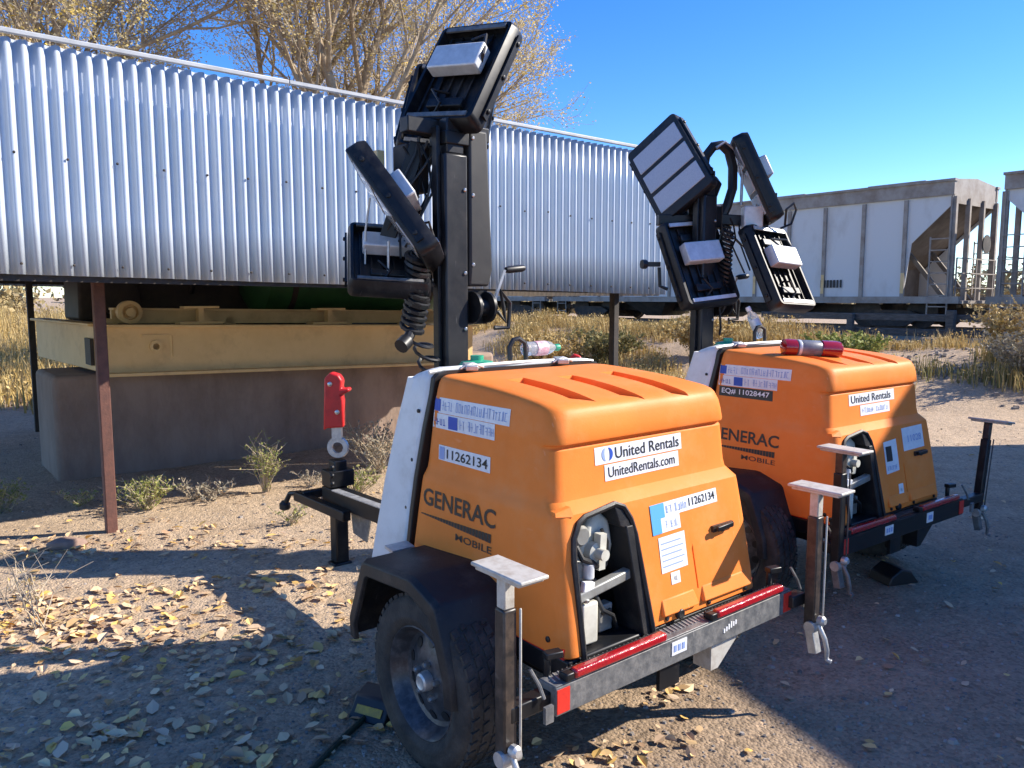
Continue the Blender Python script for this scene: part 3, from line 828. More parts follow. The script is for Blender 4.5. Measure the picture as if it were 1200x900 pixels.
def coil(p0, p1, rad, turns, wire, swing=(0, 0, 0)):
    p0, p1 = Vector(p0), Vector(p1); pts = []
    n = turns * 10
    for i in range(n + 1):
        t = i / n; c = p0.lerp(p1, t) + Vector(swing) * math.sin(math.pi * t)
        a = 2 * math.pi * turns * t
        pts.append(c + Vector((rad * math.cos(a), rad * math.sin(a), 0.02 * math.sin(a))))
    return MB().tube(pts, wire, 5)

def light_tower(loc, yaw, variant):
    T1 = variant == 1
    root = empty('light_tower', (loc[0], loc[1], 0), R(yaw))
    PX = lambda x: 2 * CX - x
    # --- orange housing
    body = make_body().build('orange_housing', M['orange'], root, smooth=0)
    cut = []
    c = MB().prism([(x, -0.2, z) for x, z in OPEN], (0, 0.60, 0)).build('cutter', M['orange'], None, smooth=0); c.parent = root; cut.append(c)
    for (a, b) in SLOTS:
        s = MB(); w = 0.040
        za = 1.292 + rise(a[1]); zb_ = 1.290 + rise(b[1])
        P = [(a[0] - w, a[1], za - 0.048), (a[0] + w, a[1], za - 0.052), (b[0] + w, b[1] - 0.05, zb_ - 0.020), (b[0] - w, b[1], zb_ - 0.006),
             (a[0] - w - 0.012, a[1] + 0.03, za + 0.1), (a[0] + w, a[1] + 0.03, za + 0.1), (b[0] + w, b[1] - 0.05, zb_ + 0.1), (b[0] - w, b[1], zb_ + 0.1)]
        s.hexa(P)
        c = s.build('cutter', M['orange'], None, smooth=0); c.parent = root; cut.append(c)
    # door seam grooves on the rear, and the recessed latch
    g = MB()
    g.prism([(0.785, 0, 0.58), (0.793, 0, 0.58), (0.783, 0, 0.80), (0.775, 0, 0.80)], (0, 0.115, 0))
    c = g.build('cutter', M['orange'], None, smooth=0); c.parent = root; cut.append(c)
    boolean_cut(body, cut)
    dg = bpy.context.evaluated_depsgraph_get()
    bv = BVHTree.FromPolygons([v.co.copy() for v in body.data.vertices], [list(p.vertices) for p in body.data.polygons])
    # --- stickers and lettering laid on the housing
    def on_left(y, z, off):
        h = bv.ray_cast(Vector((-1, y, z)), Vector((1, 0, 0))); x = h[0].x if h[0] else 0.14
        return Vector((x - off, y, z))
    def on_rear(x, z, off):
        h = bv.ray_cast(Vector((x, -1, z)), Vector((0, 1, 0))); y = h[0].y if h[0] and h[0].y < 0.4 else yrear(z)
        return Vector((x, y - off, z))
    def put(side, u0, z0, pts_faces, off, name, m, par):
        verts, faces = pts_faces
        mb = MB(); V = []
        for (u, v) in verts:
            V.append(mb.bm.verts.new(on_left(u0 - u, z0 + v, off) if side == 'L' else on_rear(u0 + u, z0 + v, off)))
        for f in faces:
            try: mb.bm.faces.new([V[i] for i in f])
            except ValueError: pass
        o = mb.build(name, m, par, smooth=0, recalc=False)
        return o
    def sheet(w, h, tilt=0.0, nx=10, ny=4, poly=None):
        verts = [(w * i / nx, h * j / ny + tilt * w * i / nx) for j in range(ny + 1) for i in range(nx + 1)]
        faces = [(j * (nx + 1) + i, j * (nx + 1) + i + 1, (j + 1) * (nx + 1) + i + 1, (j + 1) * (nx + 1) + i) for j in range(ny) for i in range(nx)]
        return verts, faces
    def text(s, w, h, bold=0.0, shear=0.0, tilt=0.0):
        cu = bpy.data.curves.new('t', 'FONT'); cu.body = s; cu.size = 1; cu.offset = bold; cu.shear = shear; cu.resolution_u = 3
        o = bpy.data.objects.new('t', cu); COL.objects.link(o)
        dg = bpy.context.evaluated_depsgraph_get(); me = bpy.data.meshes.new_from_object(o.evaluated_get(dg))
        vs_ = [(v.co.x, v.co.y) for v in me.vertices]; fs_ = [list(p.vertices) for p in me.polygons]
        bpy.data.objects.remove(o); bpy.data.curves.remove(cu); bpy.data.meshes.remove(me)
        x0 = min(v[0] for v in vs_); x1 = max(v[0] for v in vs_); y0 = min(v[1] for v in vs_); y1 = max(v[1] for v in vs_)
        return [((x - x0) / (x1 - x0) * w, (y - y0) / (y1 - y0) * h + tilt * (x - x0) / (x1 - x0) * w) for x, y in vs_], fs_
    def marks(w, h, n, seed, lo=0.3):
        # blurred print too small to read: rows of thin strokes in glyph-like groups
        r = random.Random(seed); verts = []; faces = []
        def q(a, b, y, t):
            j = len(verts); verts.extend([(a, y), (b, y), (b, t), (a, t)]); faces.append((j, j + 1, j + 2, j + 3))
        n = int(n * 1.5); step = w / n; t_ = step * 0.16
        for i in range(n):
            if r.random() < 0.12: continue
            x = i * step; x1 = x + step * 0.68; y0 = h * 0.12; y1 = h * (0.68 + 0.25 * r.random())
            for k in range(r.choice((1, 2, 2))):
                a = x + (x1 - x - t_) * r.choice((0, 0.5, 1)); q(a, a + t_, y0, y1)
            for k in range(r.choice((1, 2))):
                z = y0 + (y1 - y0 - t_) * r.choice((0, 0.5, 1)); q(x, x1, z, z + t_)
        return verts, faces
    # left side
    s = put('L', 0.905, 1.205, sheet(0.475, 0.060), 0.0015, 'sticker', M['sticker'], root)
    put('L', 0.900, 1.212, sheet(0.05, 0.046, nx=2), 0.0028, 'printed_icon', M['stickerblue'], s)
    put('L', 0.840, 1.213, marks(0.40, 0.045, 15, 1), 0.0028, 'printed_marks', M['pale'], s)
    s = put('L', 0.905, 1.145, sheet(0.395, 0.058), 0.0015, 'sticker', M['sticker'], root)
    put('L', 0.795, 1.150, sheet(0.06, 0.048, nx=2), 0.0028, 'printed_icon', M['stickerblue'], s)
    put('L', 0.72, 1.151, marks(0.21, 0.045, 8, 2), 0.0028, 'printed_marks', M['pale'], s)
    put('L', 0.89, 1.153, marks(0.08, 0.04, 3, 5), 0.0028, 'printed_marks', M['stickerblue'], s)
    if T1:
        s = put('L', 0.855, 1.024, sheet(0.325, 0.058), 0.0015, 'number_sticker', M['sticker'], root)
        put('L', 0.80, 1.035, text('11262134', 0.255, 0.036, 0.012), 0.0030, 'lettering', M['ink'], s)
        put('L', 0.85, 1.028, sheet(0.035, 0.048, nx=2), 0.0028, 'printed_icon', M['pale'], s)
    else:
        s = put('L', 0.895, 1.085, sheet(0.36, 0.056), 0.0015, 'number_sticker', M['blacksticker'], root)
        put('L', 0.875, 1.097, text('EQ# 11028447', 0.32, 0.034, 0.012), 0.0030, 'lettering', M['inkwhite'], s)
    put('L', 0.925, 0.838, text('GENERAC', 0.46, 0.068, 0.018), 0.0022, 'logo_lettering', M['logo'], root)
    sw = []; fc = []
    for k in range(24):
        a = k / 24; b = (k + 0.9) / 24
        ha = 0.004 + 0.028 * a; hb = 0.004 + 0.028 * b; j = len(sw)
        sw += [(0.45 * a, -ha / 2), (0.45 * b, -hb / 2), (0.45 * b, hb / 2), (0.45 * a, ha / 2)]; fc.append((j, j + 1, j + 2, j + 3))
    put('L', 0.935, 0.800, (sw, fc), 0.0022, 'logo_stripe', M['logo'], root)
    put('L', 0.70, 0.745, text('MOBILE', 0.22, 0.026, 0.006), 0.0022, 'logo_lettering', M['logo'], root)
    # rear
    s = put('R', 0.365, 1.078, sheet(0.46, 0.060, tilt=0.008), 0.0015, 'sticker', M['sticker'], root)
    if T1:
        put('R', 0.465, 1.090, text('United Rentals', 0.345, 0.040, 0.006, tilt=0.008), 0.0030, 'lettering', M['ink'], s)
        arc = []; fa = []
        for k in range(15):
            a = R(-100 + 200 * k / 14); j = len(arc)
            arc += [(0.023 * math.cos(a) * 0.35, 0.023 * math.sin(a)), (0.023 * math.cos(a), 0.023 * math.sin(a))]
            if k: fa.append((j - 2, j - 1, j + 1, j))
        put('R', 0.430, 1.110, (arc, fa), 0.0030, 'emblem', M['stickerblue'], s)
        arc2 = [(-x * 0.9 - 0.006, y) for x, y in arc]
        put('R', 0.425, 1.110, (arc2, [tuple(reversed(f)) for f in fa]), 0.0028, 'emblem', M['pale'], s)
        s = put('R', 0.408, 1.018, sheet(0.395, 0.056, tilt=0.008), 0.0018, 'sticker', M['sticker'], root)
        put('R', 0.425, 1.029, text('UnitedRentals.com', 0.355, 0.036, 0.004, tilt=0.008), 0.0032, 'lettering', M['ink'], s)
    else:
        put('R', 0.385, 1.090, text('United Rentals', 0.40, 0.040, 0.006, tilt=0.008), 0.0030, 'lettering', M['ink'], s)
        s = put('R', 0.47, 1.018, sheet(0.30, 0.056, tilt=0.008), 0.0018, 'sticker', M['sticker'], root)
        put('R', 0.49, 1.030, marks(0.26, 0.034, 9, 9), 0.0032, 'printed_marks', M['pale'], s)
    if T1:
        s = put('R', 0.575, 0.862, sheet(0.385, 0.052, tilt=0.02), 0.0015, 'number_sticker', M['sticker'], root)
        put('R', 0.575, 0.862, sheet(0.075, 0.052, tilt=0.02, nx=3), 0.0028, 'printed_icon', M['stickerlight'], s)
        put('R', 0.66, 0.872, marks(0.12, 0.036, 5, 12), 0.0028, 'printed_marks', M['pale'], s)
        put('R', 0.79, 0.880, text('11262134', 0.155, 0.030, 0.010, tilt=0.02), 0.0030, 'lettering', M['ink'], s)
        s = put('R', 0.575, 0.81, sheet(0.155, 0.052, tilt=0.02), 0.0018, 'sticker', M['sticker'], root)
        put('R', 0.575, 0.81, sheet(0.05, 0.052, tilt=0.02, nx=3), 0.0030, 'printed_icon', M['stickerlight'], s)
        put('R', 0.635, 0.82, marks(0.085, 0.036, 4, 14), 0.0030, 'printed_marks', M['pale'], s)
        s = put('R', 0.600, 0.672, sheet(0.145, 0.125, tilt=0.02), 0.0018, 'sticker', M['sticker'], root)
        for k in range(5): put('R', 0.61, 0.692 + k * 0.020, sheet(0.11 + 0.012 * (k % 2), 0.004, tilt=0.02, nx=4, ny=1), 0.0030, 'printed_line', M['pale'], s)
        s = put('R', 0.645, 0.625, sheet(0.05, 0.042), 0.0018, 'sticker', M['sticker'], root)
        put('R', 0.66, 0.635, marks(0.022, 0.022, 2, 21), 0.0030, 'printed_marks', M['ink'], s)
    else:
        s = put('R', 0.80, 0.80, sheet(0.23, 0.125, tilt=0.02), 0.0015, 'number_sticker', M['sticker'], root)
        put('R', 0.855, 0.845, text('11028', 0.15, 0.036, 0.008, tilt=0.02), 0.0030, 'lettering', M['pale'], s)
        s = put('R', 0.595, 0.70, sheet(0.135, 0.17, tilt=0.06), 0.0015, 'sticker', M['sticker'], root)
        put('R', 0.61, 0.765, sheet(0.06, 0.08, nx=3), 0.0030, 'printed_icon', M['ink'], s)
        put('R', 0.61, 0.715, marks(0.10, 0.03, 4, 17), 0.0030, 'printed_marks', M['pale'], s)
        s = put('R', 0.70, 0.575, sheet(0.05, 0.06), 0.0015, 'sticker', M['sticker'], root)
        put('R', 0.715, 0.592, marks(0.022, 0.022, 2, 21), 0.0030, 'printed_marks', M['ink'], s)
    mb = MB(); z = 0.955
    for sg in (-1, 1):
        x = CX + sg * 0.492
        mb.loft([[(x + sg * 0.004, yrear(0.93) + 0.012, z - 0.008), (x - sg * 0.06, yrear(0.93) - 0.004, z - 0.014), (x - sg * 0.06, yrear(0.93) + 0.05, z - 0.014), (x - sg * 0.01, yrear(0.93) + 0.06, z - 0.008)],
                 [(x + sg * 0.002, yrear(0.93) + 0.016, z + 0.004), (x - sg * 0.06, yrear(0.93) + 0.012, z + 0.016), (x - sg * 0.06, yrear(0.93) + 0.05, z + 0.016), (x - sg * 0.01, yrear(0.93) + 0.058, z + 0.004)]]) if sg < 0 else None
    mb.build('ledge_tip', M['orange'], body, smooth=40)
    # raised lower ledge of the rear door and the panel beside the opening
    mb = MB()
    for x0, x1 in ((0.572, 0.772), (0.80, 1.10)):
        z0, z1 = 0.530, 0.585
        mb.hexa([(x0, yrear(z0) - 0.018, z0), (x1, yrear(z0) - 0.018, z0), (x1, yrear(z0) + 0.05, z0), (x0, yrear(z0) + 0.05, z0),
                 (x0 + 0.01, yrear(z1) - 0.002, z1), (x1 - 0.01, yrear(z1) - 0.002, z1), (x1 - 0.01, yrear(z1) + 0.05, z1), (x0 + 0.01, yrear(z1) + 0.05, z1)])
    mb.build('moulded_ledge', M['orange'], body, bevel=0.006)
    mb = MB(); z = 0.775; mb.obox((0.965, yrear(z) - 0.006, z), (0.062, 0, 0), (0, 0.006, 0), (0, 0, 0.012)); mb.build('latch_plate', M['logo'], body)
    mb = MB(); mb.bar((0.905, yrear(z) - 0.028, z + 0.004), (1.01, yrear(z) - 0.022, z + 0.006), 0.012, 0.018); mb.bar((0.94, yrear(z) - 0.03, z), (0.94, yrear(z), z), 0.02, 0.02); mb.build('latch_handle', M['blackmetal'], body, bevel=0.003)
    for x, y, z in ((0.126, 0.16, 0.545), (0.126, 0.80, 0.60)):
        pass
    mb = MB(); q = on_left(0.17, 0.545, 0.0); mb.lathe([(0.010, -0.004), (0.010, 0.004), (0.006, 0.006)], q, (-1, 0, 0), 12); mb.build('plug_bolt', M['cable'], body)
    for z in (0.60, 0.80, 1.0, 1.2):
        mb = MB(); mb.lathe([(0.008, -0.003), (0.008, 0.003), (0.004, 0.005)], (CX - (0.524 - (z - 0.62) * 0.062) , yfront(z) + 0.035 + 0.01, z), (-1, 0, 0), 10); mb.build('cowl_bolt', M['cable'], root)
    for x in (0.60, 0.84, 1.07):
        q = on_rear(x, 0.505, 0.0); mb = MB(); mb.lathe([(0.009, -0.003), (0.009, 0.004), (0.005, 0.006)], q + Vector((0, 0, 0.012)), (0, -1, 0), 10); mb.build('panel_bolt', M['cable'], body)
    # engine bay: darkening liner, rim and the machinery seen through the opening
    inner = []
    for x, z in OPEN:
        cx, cz = 0.35, 0.70
        inner.append((cx + (x - cx) * 0.985, cz + (z - cz) * 0.985))
    mb = MB()
    A = [(x, yrear(max(z, 0.5)) + 0.012, z) for x, z in inner]; B = [(x, 0.392, z) for x, z in inner]
    mb.loft([A, B], caps=False); mb.face(B)
    mb.build('bay_dark_liner', M['black'], root)  # black liner added so the inside of the bay reads as shade
    mb = MB()
    pts = [Vector((x, yrear(max(z, 0.5)) - 0.004, z)) for x, z in OPEN[1:-1]]
    mb.tube([Vector((0.187, yrear(0.5) - 0.004, 0.49))] + pts + [Vector((0.523, yrear(0.5) - 0.004, 0.49))], 0.011, 6)
    mb.build('opening_rim', M['black'], root)
    mb = MB()   # dark inner door jamb at the right of the opening
    mb.hexa([(0.480, 0.074, 0.47), (0.533, 0.072, 0.47), (0.533, 0.2, 0.47), (0.480, 0.2, 0.47), (0.438, 0.127, 0.87), (0.482, 0.127, 0.87), (0.482, 0.24, 0.87), (0.438, 0.24, 0.87)])
    mb.hexa([(0.42, 0.140, 0.87), (0.480, 0.124, 0.845), (0.480, 0.24, 0.845), (0.42, 0.24, 0.87), (0.405, 0.152, 0.940), (0.438, 0.147, 0.930), (0.438, 0.24, 0.930), (0.405, 0.24, 0.940)])
    mb.build('door_jamb', M['black'], root, bevel=0.004)
    e = MB(); e.loft([[(0.29, 0.30, 0.71), (0.46, 0.30, 0.71), (0.46, 0.37, 0.71), (0.29, 0.37, 0.71)], [(0.285, 0.27, 0.79), (0.445, 0.27, 0.79), (0.445, 0.37, 0.79), (0.285, 0.37, 0.79)], [(0.32, 0.27, 0.87), (0.425, 0.27, 0.88), (0.425, 0.37, 0.88), (0.32, 0.37, 0.87)], [(0.355, 0.29, 0.915), (0.395, 0.29, 0.915), (0.395, 0.37, 0.915), (0.355, 0.37, 0.915)]])
    bmesh.ops.translate(e.bm, verts=e.bm.verts, vec=(0, -0.075, 0))
    eng = e.build('engine', M['beige'], root, bevel=0.012)
    mb = MB(); mb.lathe([(0.012, 0), (0.035, 0.0), (0.035, 0.03), (0.02, 0.035), (0.02, 0.07)], (0.335, 0.265, 0.79), (0, -1, 0), 18); mb.bar((0.35, 0.24, 0.73), (0.352, 0.235, 0.855), 0.03, 0.03); bmesh.ops.translate(mb.bm, verts=mb.bm.verts, vec=(0, -0.07, 0)); mb.build('oil_filter', M['beige'], eng)
    mb = MB(); mb.tube([(0.365, 0.245, 0.865), (0.385, 0.235, 0.82), (0.38, 0.235, 0.74), (0.365, 0.24, 0.725)], 0.006, 8); bmesh.ops.translate(mb.bm, verts=mb.bm.verts, vec=(0, -0.07, 0)); mb.build('fuel_hose', M['cable'], eng)
    mb = MB(); mb.loft([[(0.225, 0.24, 0.70), (0.34, 0.24, 0.69), (0.34, 0.36, 0.69), (0.225, 0.36, 0.70)], [(0.225, 0.24, 0.79), (0.26, 0.23, 0.775), (0.26, 0.36, 0.775), (0.225, 0.36, 0.79)]]); bmesh.ops.translate(mb.bm, verts=mb.bm.verts, vec=(0, -0.07, 0)); mb.build('engine_cover', M['enginegrey'], eng, bevel=0.01)
    mb = MB(); mb.bar((0.195, 0.135, 0.668), (0.462, 0.140, 0.700), 0.035, 0.035); mb.build('cross_bar', M['enginegrey'], root, bevel=0.006)
    mb = MB(); mb.bar((0.232, 0.13, 0.705), (0.28, 0.13, 0.695), 0.02, 0.035); mb.build('white_tag', M['inkwhite'], root, bevel=0.004)
    mb = MB(); mb.box((0.226, 0.12, 0.502), (0.300, 0.2, 0.645)); mb.build('battery', M['beige'], root, bevel=0.008)
    mb = MB(); mb.loft([[(0.305, 0.22, 0.50), (0.34, 0.22, 0.50), (0.34, 0.36, 0.50), (0.305, 0.36, 0.50)], [(0.305, 0.22, 0.66), (0.39, 0.22, 0.67), (0.39, 0.36, 0.67), (0.305, 0.36, 0.66)]]); mb.build('bay_panel', M['enginegrey'], root)
    mb = MB()
    for q in range(6):
        a = rnd.uniform(0.24, 0.3); mb.tube([(a, 0.3, 0.82), (a + 0.02, 0.26, 0.86), (a + 0.05, 0.27, 0.82 - 0.02 * q), (0.33, 0.3, 0.8)], 0.005, 6)
    mb.build('wiring', M['cable'], root)
    mb = MB(); mb.lathe([(0.03, 0), (0.036, 0.01), (0.036, 0.04), (0.028, 0.05)], (0.265, 0.21, 0.86), (0, -1, 0), 16); mb.build('alternator', M['enginegrey'], root)
    mb = MB(); mb.tube([(0.24, 0.17, 0.83), (0.25, 0.15, 0.79), (0.30, 0.15, 0.765), (0.33, 0.16, 0.745)], 0.010, 8); mb.build('radiator_hose', M['cable'], root)
    mb = MB(); mb.tube([(0.32, 0.16, 0.655), (0.33, 0.13, 0.60), (0.38, 0.13, 0.57), (0.42, 0.15, 0.51)], 0.008, 8); mb.build('battery_cable', M['cable'], root)
    mb = MB(); mb.box((0.345, 0.16, 0.505), (0.41, 0.2, 0.60)); bk = mb.build('breaker_box', M['enginegrey'], root, bevel=0.005)
    for k in range(3):
        mb = MB(); mb.lathe([(0.009, 0), (0.009, 0.006), (0.004, 0.008)], (0.362 + 0.016 * k, 0.16, 0.575), (0, -1, 0), 10); mb.build('breaker_knob', M['cable'], bk)
    mb = MB(); mb.lathe([(0.006, 0), (0.010, 0.004), (0.010, 0.012), (0.004, 0.014)], (0.243, 0.12, 0.65), (0, 0, 1), 10); mb.build('battery_terminal', M['chrome'], root)
    mb = MB(); mb.lathe([(0.016, 0), (0.020, 0.004), (0.020, 0.05), (0.012, 0.055)], (0.29, 0.16, 0.712), (0, 0, 1), 16); mb.build('fuel_filter', M['driver'], root)
    # --- white front cowl and the black seal between
    mb = MB(); rings = []
    for z, hw, r in [(0.50, 0.528, 0.06), (0.62, 0.524, 0.06), (0.9, 0.512, 0.07), (1.14, 0.490, 0.075), (1.25, 0.476, 0.08), (1.325, 0.468, 0.085)]:
        rings.append(rrect(hw, yfront(z) + 0.014, 1.33 - 0.27 * (z - 0.5), r * 0.2 + 0.012, z, lambda x, y: 0))
    for d, z in ((0.008, 1.345), (0.022, 1.358), (0.05, 1.366), (0.085, 1.370)):
        rings.append(rrect(0.468 - d, yfront(1.36) + 0.016 + (0.001 if d > 0.01 else 0), 1.10 - d, 0.03, z, lambda x, y: -0.5 * max(0, y - 0.98) * (1 if z > 1.37 else 0.5)))
    mb.loft(rings); mb.build('white_cowl', M['white'], root, smooth=40)
    mb = MB(); rings = []
    for z, hw in [(0.51, 0.5235), (0.8, 0.513), (0.93, 0.505), (1.14, 0.482), (1.27, 0.462), (1.334, 0.458), (1.352, 0.44), (1.360, 0.40)]:
        rings.append(rrect(hw, yfront(z) - 0.006, yfront(z) + 0.022, 0.006, z, lambda x, y: 0))
    mb.loft(rings); mb.build('door_seal', M['cable'], root)
    for x, y in ((0.36, 0.905), (0.86, 0.905)):
        mb = MB(); mb.bar((x - 0.02, y - 0.03, 1.366), (x + 0.02, y + 0.05, 1.374), 0.05, 0.02); mb.tube([(x - 0.06, y, 1.364), (x, y, 1.383), (x + 0.06, y, 1.364)], 0.007, 6)
        mb.build('hood_hinge', M['galv'], root, bevel=0.004)
    mb = MB(); mb.tube([(0.17 + 0.9 * k / 12, 0.93 + 0.004 * math.sin(k), 1.342 + 0.030 * math.sin(math.pi * min(1, max(0, (k + 0.3) / 12.6))) ** 0.3) for k in range(13)], 0.008, 6); mb.build('edge_trim', M['white'], root)
    mb = MB(); mb.tube([(0.655, 1.02, 1.375), (0.650, 1.02, 1.43), (0.668, 1.015, 1.463), (0.695, 1.01, 1.468), (0.722, 1.0, 1.448), (0.728, 1.0, 1.375)], 0.011, 8); mb.build('lifting_eye', M['cable'], root)
    mb = MB(); mb.lathe([(0.09, 0), (0.085, 0.03), (0.07, 0.048), (0.03, 0.055), (0.0, 0.056)], (0.585, 1.17, 1.315), (0, 0, 1), 24); mb.lathe([(0.03, 0), (0.03, 0.02)], (0.585, 1.17, 1.37), (0, 0, 1), 12); mb.build('filler_cap', M['green'], root)
    # --- chassis
    mb = MB(); mb.box((0.13, 0.085, 0.415), (PX(0.13), 1.36, 0.494)); fr = mb.build('chassis', M['blackmetal'], root, bevel=0.008)
    mb = MB()
    for x in (0.13, PX(0.13)): mb.box((x - 0.008, 0.10, 0.497), (x + 0.008, 0.46, 0.532)) if x < CX else mb.box((x - 0.008, 0.10, 0.497), (x + 0.008, 0.46, 0.532))
    mb.build('red_reflector_strip', M['redreflect'], root)
    mb = MB(); mb.box((0.0, 0.0, 0.392), (1.276, 0.082, 0.482)); mb.box((0.0, 0.004, 0.482), (1.276, 0.076, 0.487))
    bp = mb.build('bumper', M['greysteel'] if T1 else M['blackmetal'], root, bevel=0.005)
    mb = MB()    # tread pattern on the bumper's top
    for k in range(62):
        mb.bar((0.02 + k * 0.0202, 0.03, 0.4885), (0.03 + k * 0.0202, 0.072, 0.4885), 0.004, 0.003)
    mb.build('tread_strip', M['galv'] if T1 else M['greysteel'], bp)
    for x0, x1 in ((0.075, 0.505), (0.79, 1.215)):
        mb = MB(); mb.box((x0, -0.008, 0.4895), (x1, 0.026, 0.519)); tl = mb.build('tail_light', M['redlens'], root, bevel=0.009, seg=3)
        mb = MB(); mb.box((x0 - 0.035, -0.004, 0.4895), (x0 - 0.002, 0.028, 0.514)); mb.box((x0 - 0.03, 0.0285, 0.4895), (x1, 0.040, 0.512)); mb.build('light_base', M['blackmetal'], tl, bevel=0.004)
    mb = MB()
    for k in range(0): pass
    for x in (0.002, 1.224):
        m2 = MB(); m2.box((x, -0.003, 0.400), (x + 0.052, -0.0005, 0.476)); m2.build('reflector', M['redreflect'], bp)
    m2 = MB(); m2.box((0.535 if T1 else 0.40, -0.003, 0.425), (0.615 if T1 else 0.48, -0.0005, 0.472)); s = m2.build('bumper_sticker', M['sticker'], bp)
    m2 = MB()
    for k in range(3): m2.box(((0.545 if T1 else 0.41) + k * 0.022, -0.0045, 0.437), ((0.558 if T1 else 0.423) + k * 0.022, -0.0031, 0.460))
    m2.build('printed_marks', M['pale'], s)
    if T1:
        m2 = MB()
        rr = random.Random(31)
        for k in range(6): m2.box((0.83 + k * 0.014, -0.0025, 0.425 + 0.003 * k), (0.838 + k * 0.014, -0.0006, 0.44 + 0.012 * rr.random() + 0.003 * k))
        m2.build('maker_mark', M['inkwhite'], bp)
    else:
        m2 = MB(); m2.box((0.84, -0.003, 0.415), (0.91, -0.0005, 0.470)); s = m2.build('bumper_sticker', M['sticker'], bp)
        m2 = MB(); m2.box((0.855, -0.0045, 0.43), (0.895, -0.0031, 0.455)); m2.build('printed_marks', M['pale'], s)
    mb = MB(); mb.bar((0.56, 0.13, 0.505), (0.70, 0.13, 0.505), 0.06, 0.05); mb.lathe([(0.02, 0), (0.02, 0.04)], (0.665, 0.10, 0.52), (0, -1, 0), 10); mb.tube([(0.70, 0.10, 0.51), (0.74, 0.09, 0.515), (0.79, 0.09, 0.505)], 0.011, 6)
    mb.build('hold_down', M['blackmetal'], root, bevel=0.006)
    mb = MB(); mb.bar((0.62, 0.115, 0.505), (0.80, 0.115, 0.51), 0.05, 0.03); mb.build('ground_bracket', M['greysteel'], root, bevel=0.006)
    for x in (0.50, 0.80):   # stub brackets under the bumper
        mb = MB()
        if x < 0.6: mb.box((x, 0.02, 0.30), (x + 0.10, 0.035, 0.392)); mb.box((x + 0.10, 0.02, 0.30), (x + 0.106, 0.10, 0.392))
        else: mb.prism([(x, 0.02, 0.392), (x + 0.17, 0.02, 0.392), (x + 0.03, 0.02, 0.285), (x, 0.02, 0.285)], (0, 0.012, 0)); mb.box((x - 0.012, 0.02, 0.285), (x, 0.1, 0.392))
        mb.build('under_bracket', M['plate'] if x > 0.6 and T1 else M['blackmetal'], root)
    mb = MB(); mb.box((0.0, 0.53, 0.27), (1.276, 0.61, 0.34)); mb.build('axle', M['blackmetal'], root, bevel=0.006)
    for x in (0.22, PX(0.22)):
        mb = MB(); mb.bar((x, 0.25, 0.39), (x, 0.92, 0.39), 0.05, 0.06); mb.build('leaf_spring', M['blackmetal'], root)
    # --- wheels and fenders
    for sd_ in (-1, 1):
        wx = -0.040 if sd_ < 0 else PX(-0.040)
        ax = Vector((sd_, 0, 0)); o = Vector((wx, 0.574, 0.312))
        wheel = MB(); wheel.lathe([(0.035, -0.06), (0.20, -0.05), (0.202, 0.075), (0.196, 0.080), (0.188, 0.072), (0.178, 0.045), (0.165, 0.022), (0.15, 0.016), (0.115, 0.028), (0.075, 0.042), (0.035, 0.042)], o, ax, 40)
        wl = wheel.build('wheel', M['rim'], root)
        t = MB(); t.lathe([(0.190, -0.075), (0.215, -0.085), (0.262, -0.092), (0.292, -0.085), (0.306, -0.068), (0.310, -0.03), (0.311, 0.0), (0.310, 0.03), (0.306, 0.068), (0.292, 0.085), (0.262, 0.092), (0.240, 0.090), (0.236, 0.0925), (0.222, 0.088), (0.200, 0.078), (0.190, 0.06)], o, ax, 64, closed=True)
        tr = t.build('tyre', M['rubber'], wl, smooth=50)
        t = MB()
        for row, (h, w) in enumerate(((-0.062, 0.028), (-0.022, 0.024), (0.022, 0.024), (0.062, 0.028))):
            for k in range(46):
                a = 2 * math.pi * (k + 0.5 * (row % 2)) / 46
                rad = Vector((0, math.cos(a), math.sin(a))); tan = Vector((0, -math.sin(a), math.cos(a)))
                t.obox(o + ax * h + rad * (0.310 if row in (1, 2) else 0.3065), ax * w / 2 + tan * 0.004, tan * 0.0150, rad * 0.006)
        t.build('tread', M['rubber'], wl, smooth=0)
        h = MB(); h.lathe([(0.034, 0), (0.035, 0.02), (0.031, 0.036), (0.024, 0.041), (0.016, 0.037)], o + ax * 0.036, ax, 24); h.build('hub', M['galv'], wl)
        for k in range(5):
            a = 2 * math.pi * (k + 0.3) / 5; rad = Vector((0, math.cos(a), math.sin(a)))
            h = MB(); h.lathe([(0.012, 0), (0.012, 0.014), (0.008, 0.022)], o + ax * 0.041 + rad * 0.062, ax, 6); h.build('lug_nut', M['chrome'], wl)
        for k in range(10):
            a = 2 * math.pi * (k + 0.5) / 10; rad = Vector((0, math.cos(a), math.sin(a)))
            h = MB(); h.lathe([(0.019, 0), (0.019, 0.004)], o + ax * (0.0215) + rad * 0.132, ax + rad * 0.33, 14); h.build('dark_hole_disc', M['cable'], wl)  # dark disc stands in for the shade inside a wheel hole
        prof = [(1.03, 0.35), (1.035, 0.42), (0.93, 0.66), (0.91, 0.675), (0.60, 0.698), (0.57, 0.696), (0.435, 0.650), (0.42, 0.635), (0.335, 0.42), (0.325, 0.32)]
        fx0, fx1 = (-0.150, 0.125) if sd_ < 0 else (PX(-0.150), PX(0.125))
        f = MB(); cx, cz = 0.64, 0.30
        def ring(off, x): return [Vector((x, cx + (y - cx) * (1 - off / 0.38), cz + (z - cz) * (1 - off / 0.38))) for y, z in prof]
        outer = [ring(0.0, fx1), ring(0.0, fx0 + sd_ * -0.02), ring(0.012, fx0), ring(0.055, fx0 + sd_ * 0.006), ring(0.060, fx0 + sd_ * -0.012), ring(0.02, fx0 + sd_ * -0.025), ring(0.02, fx1)]
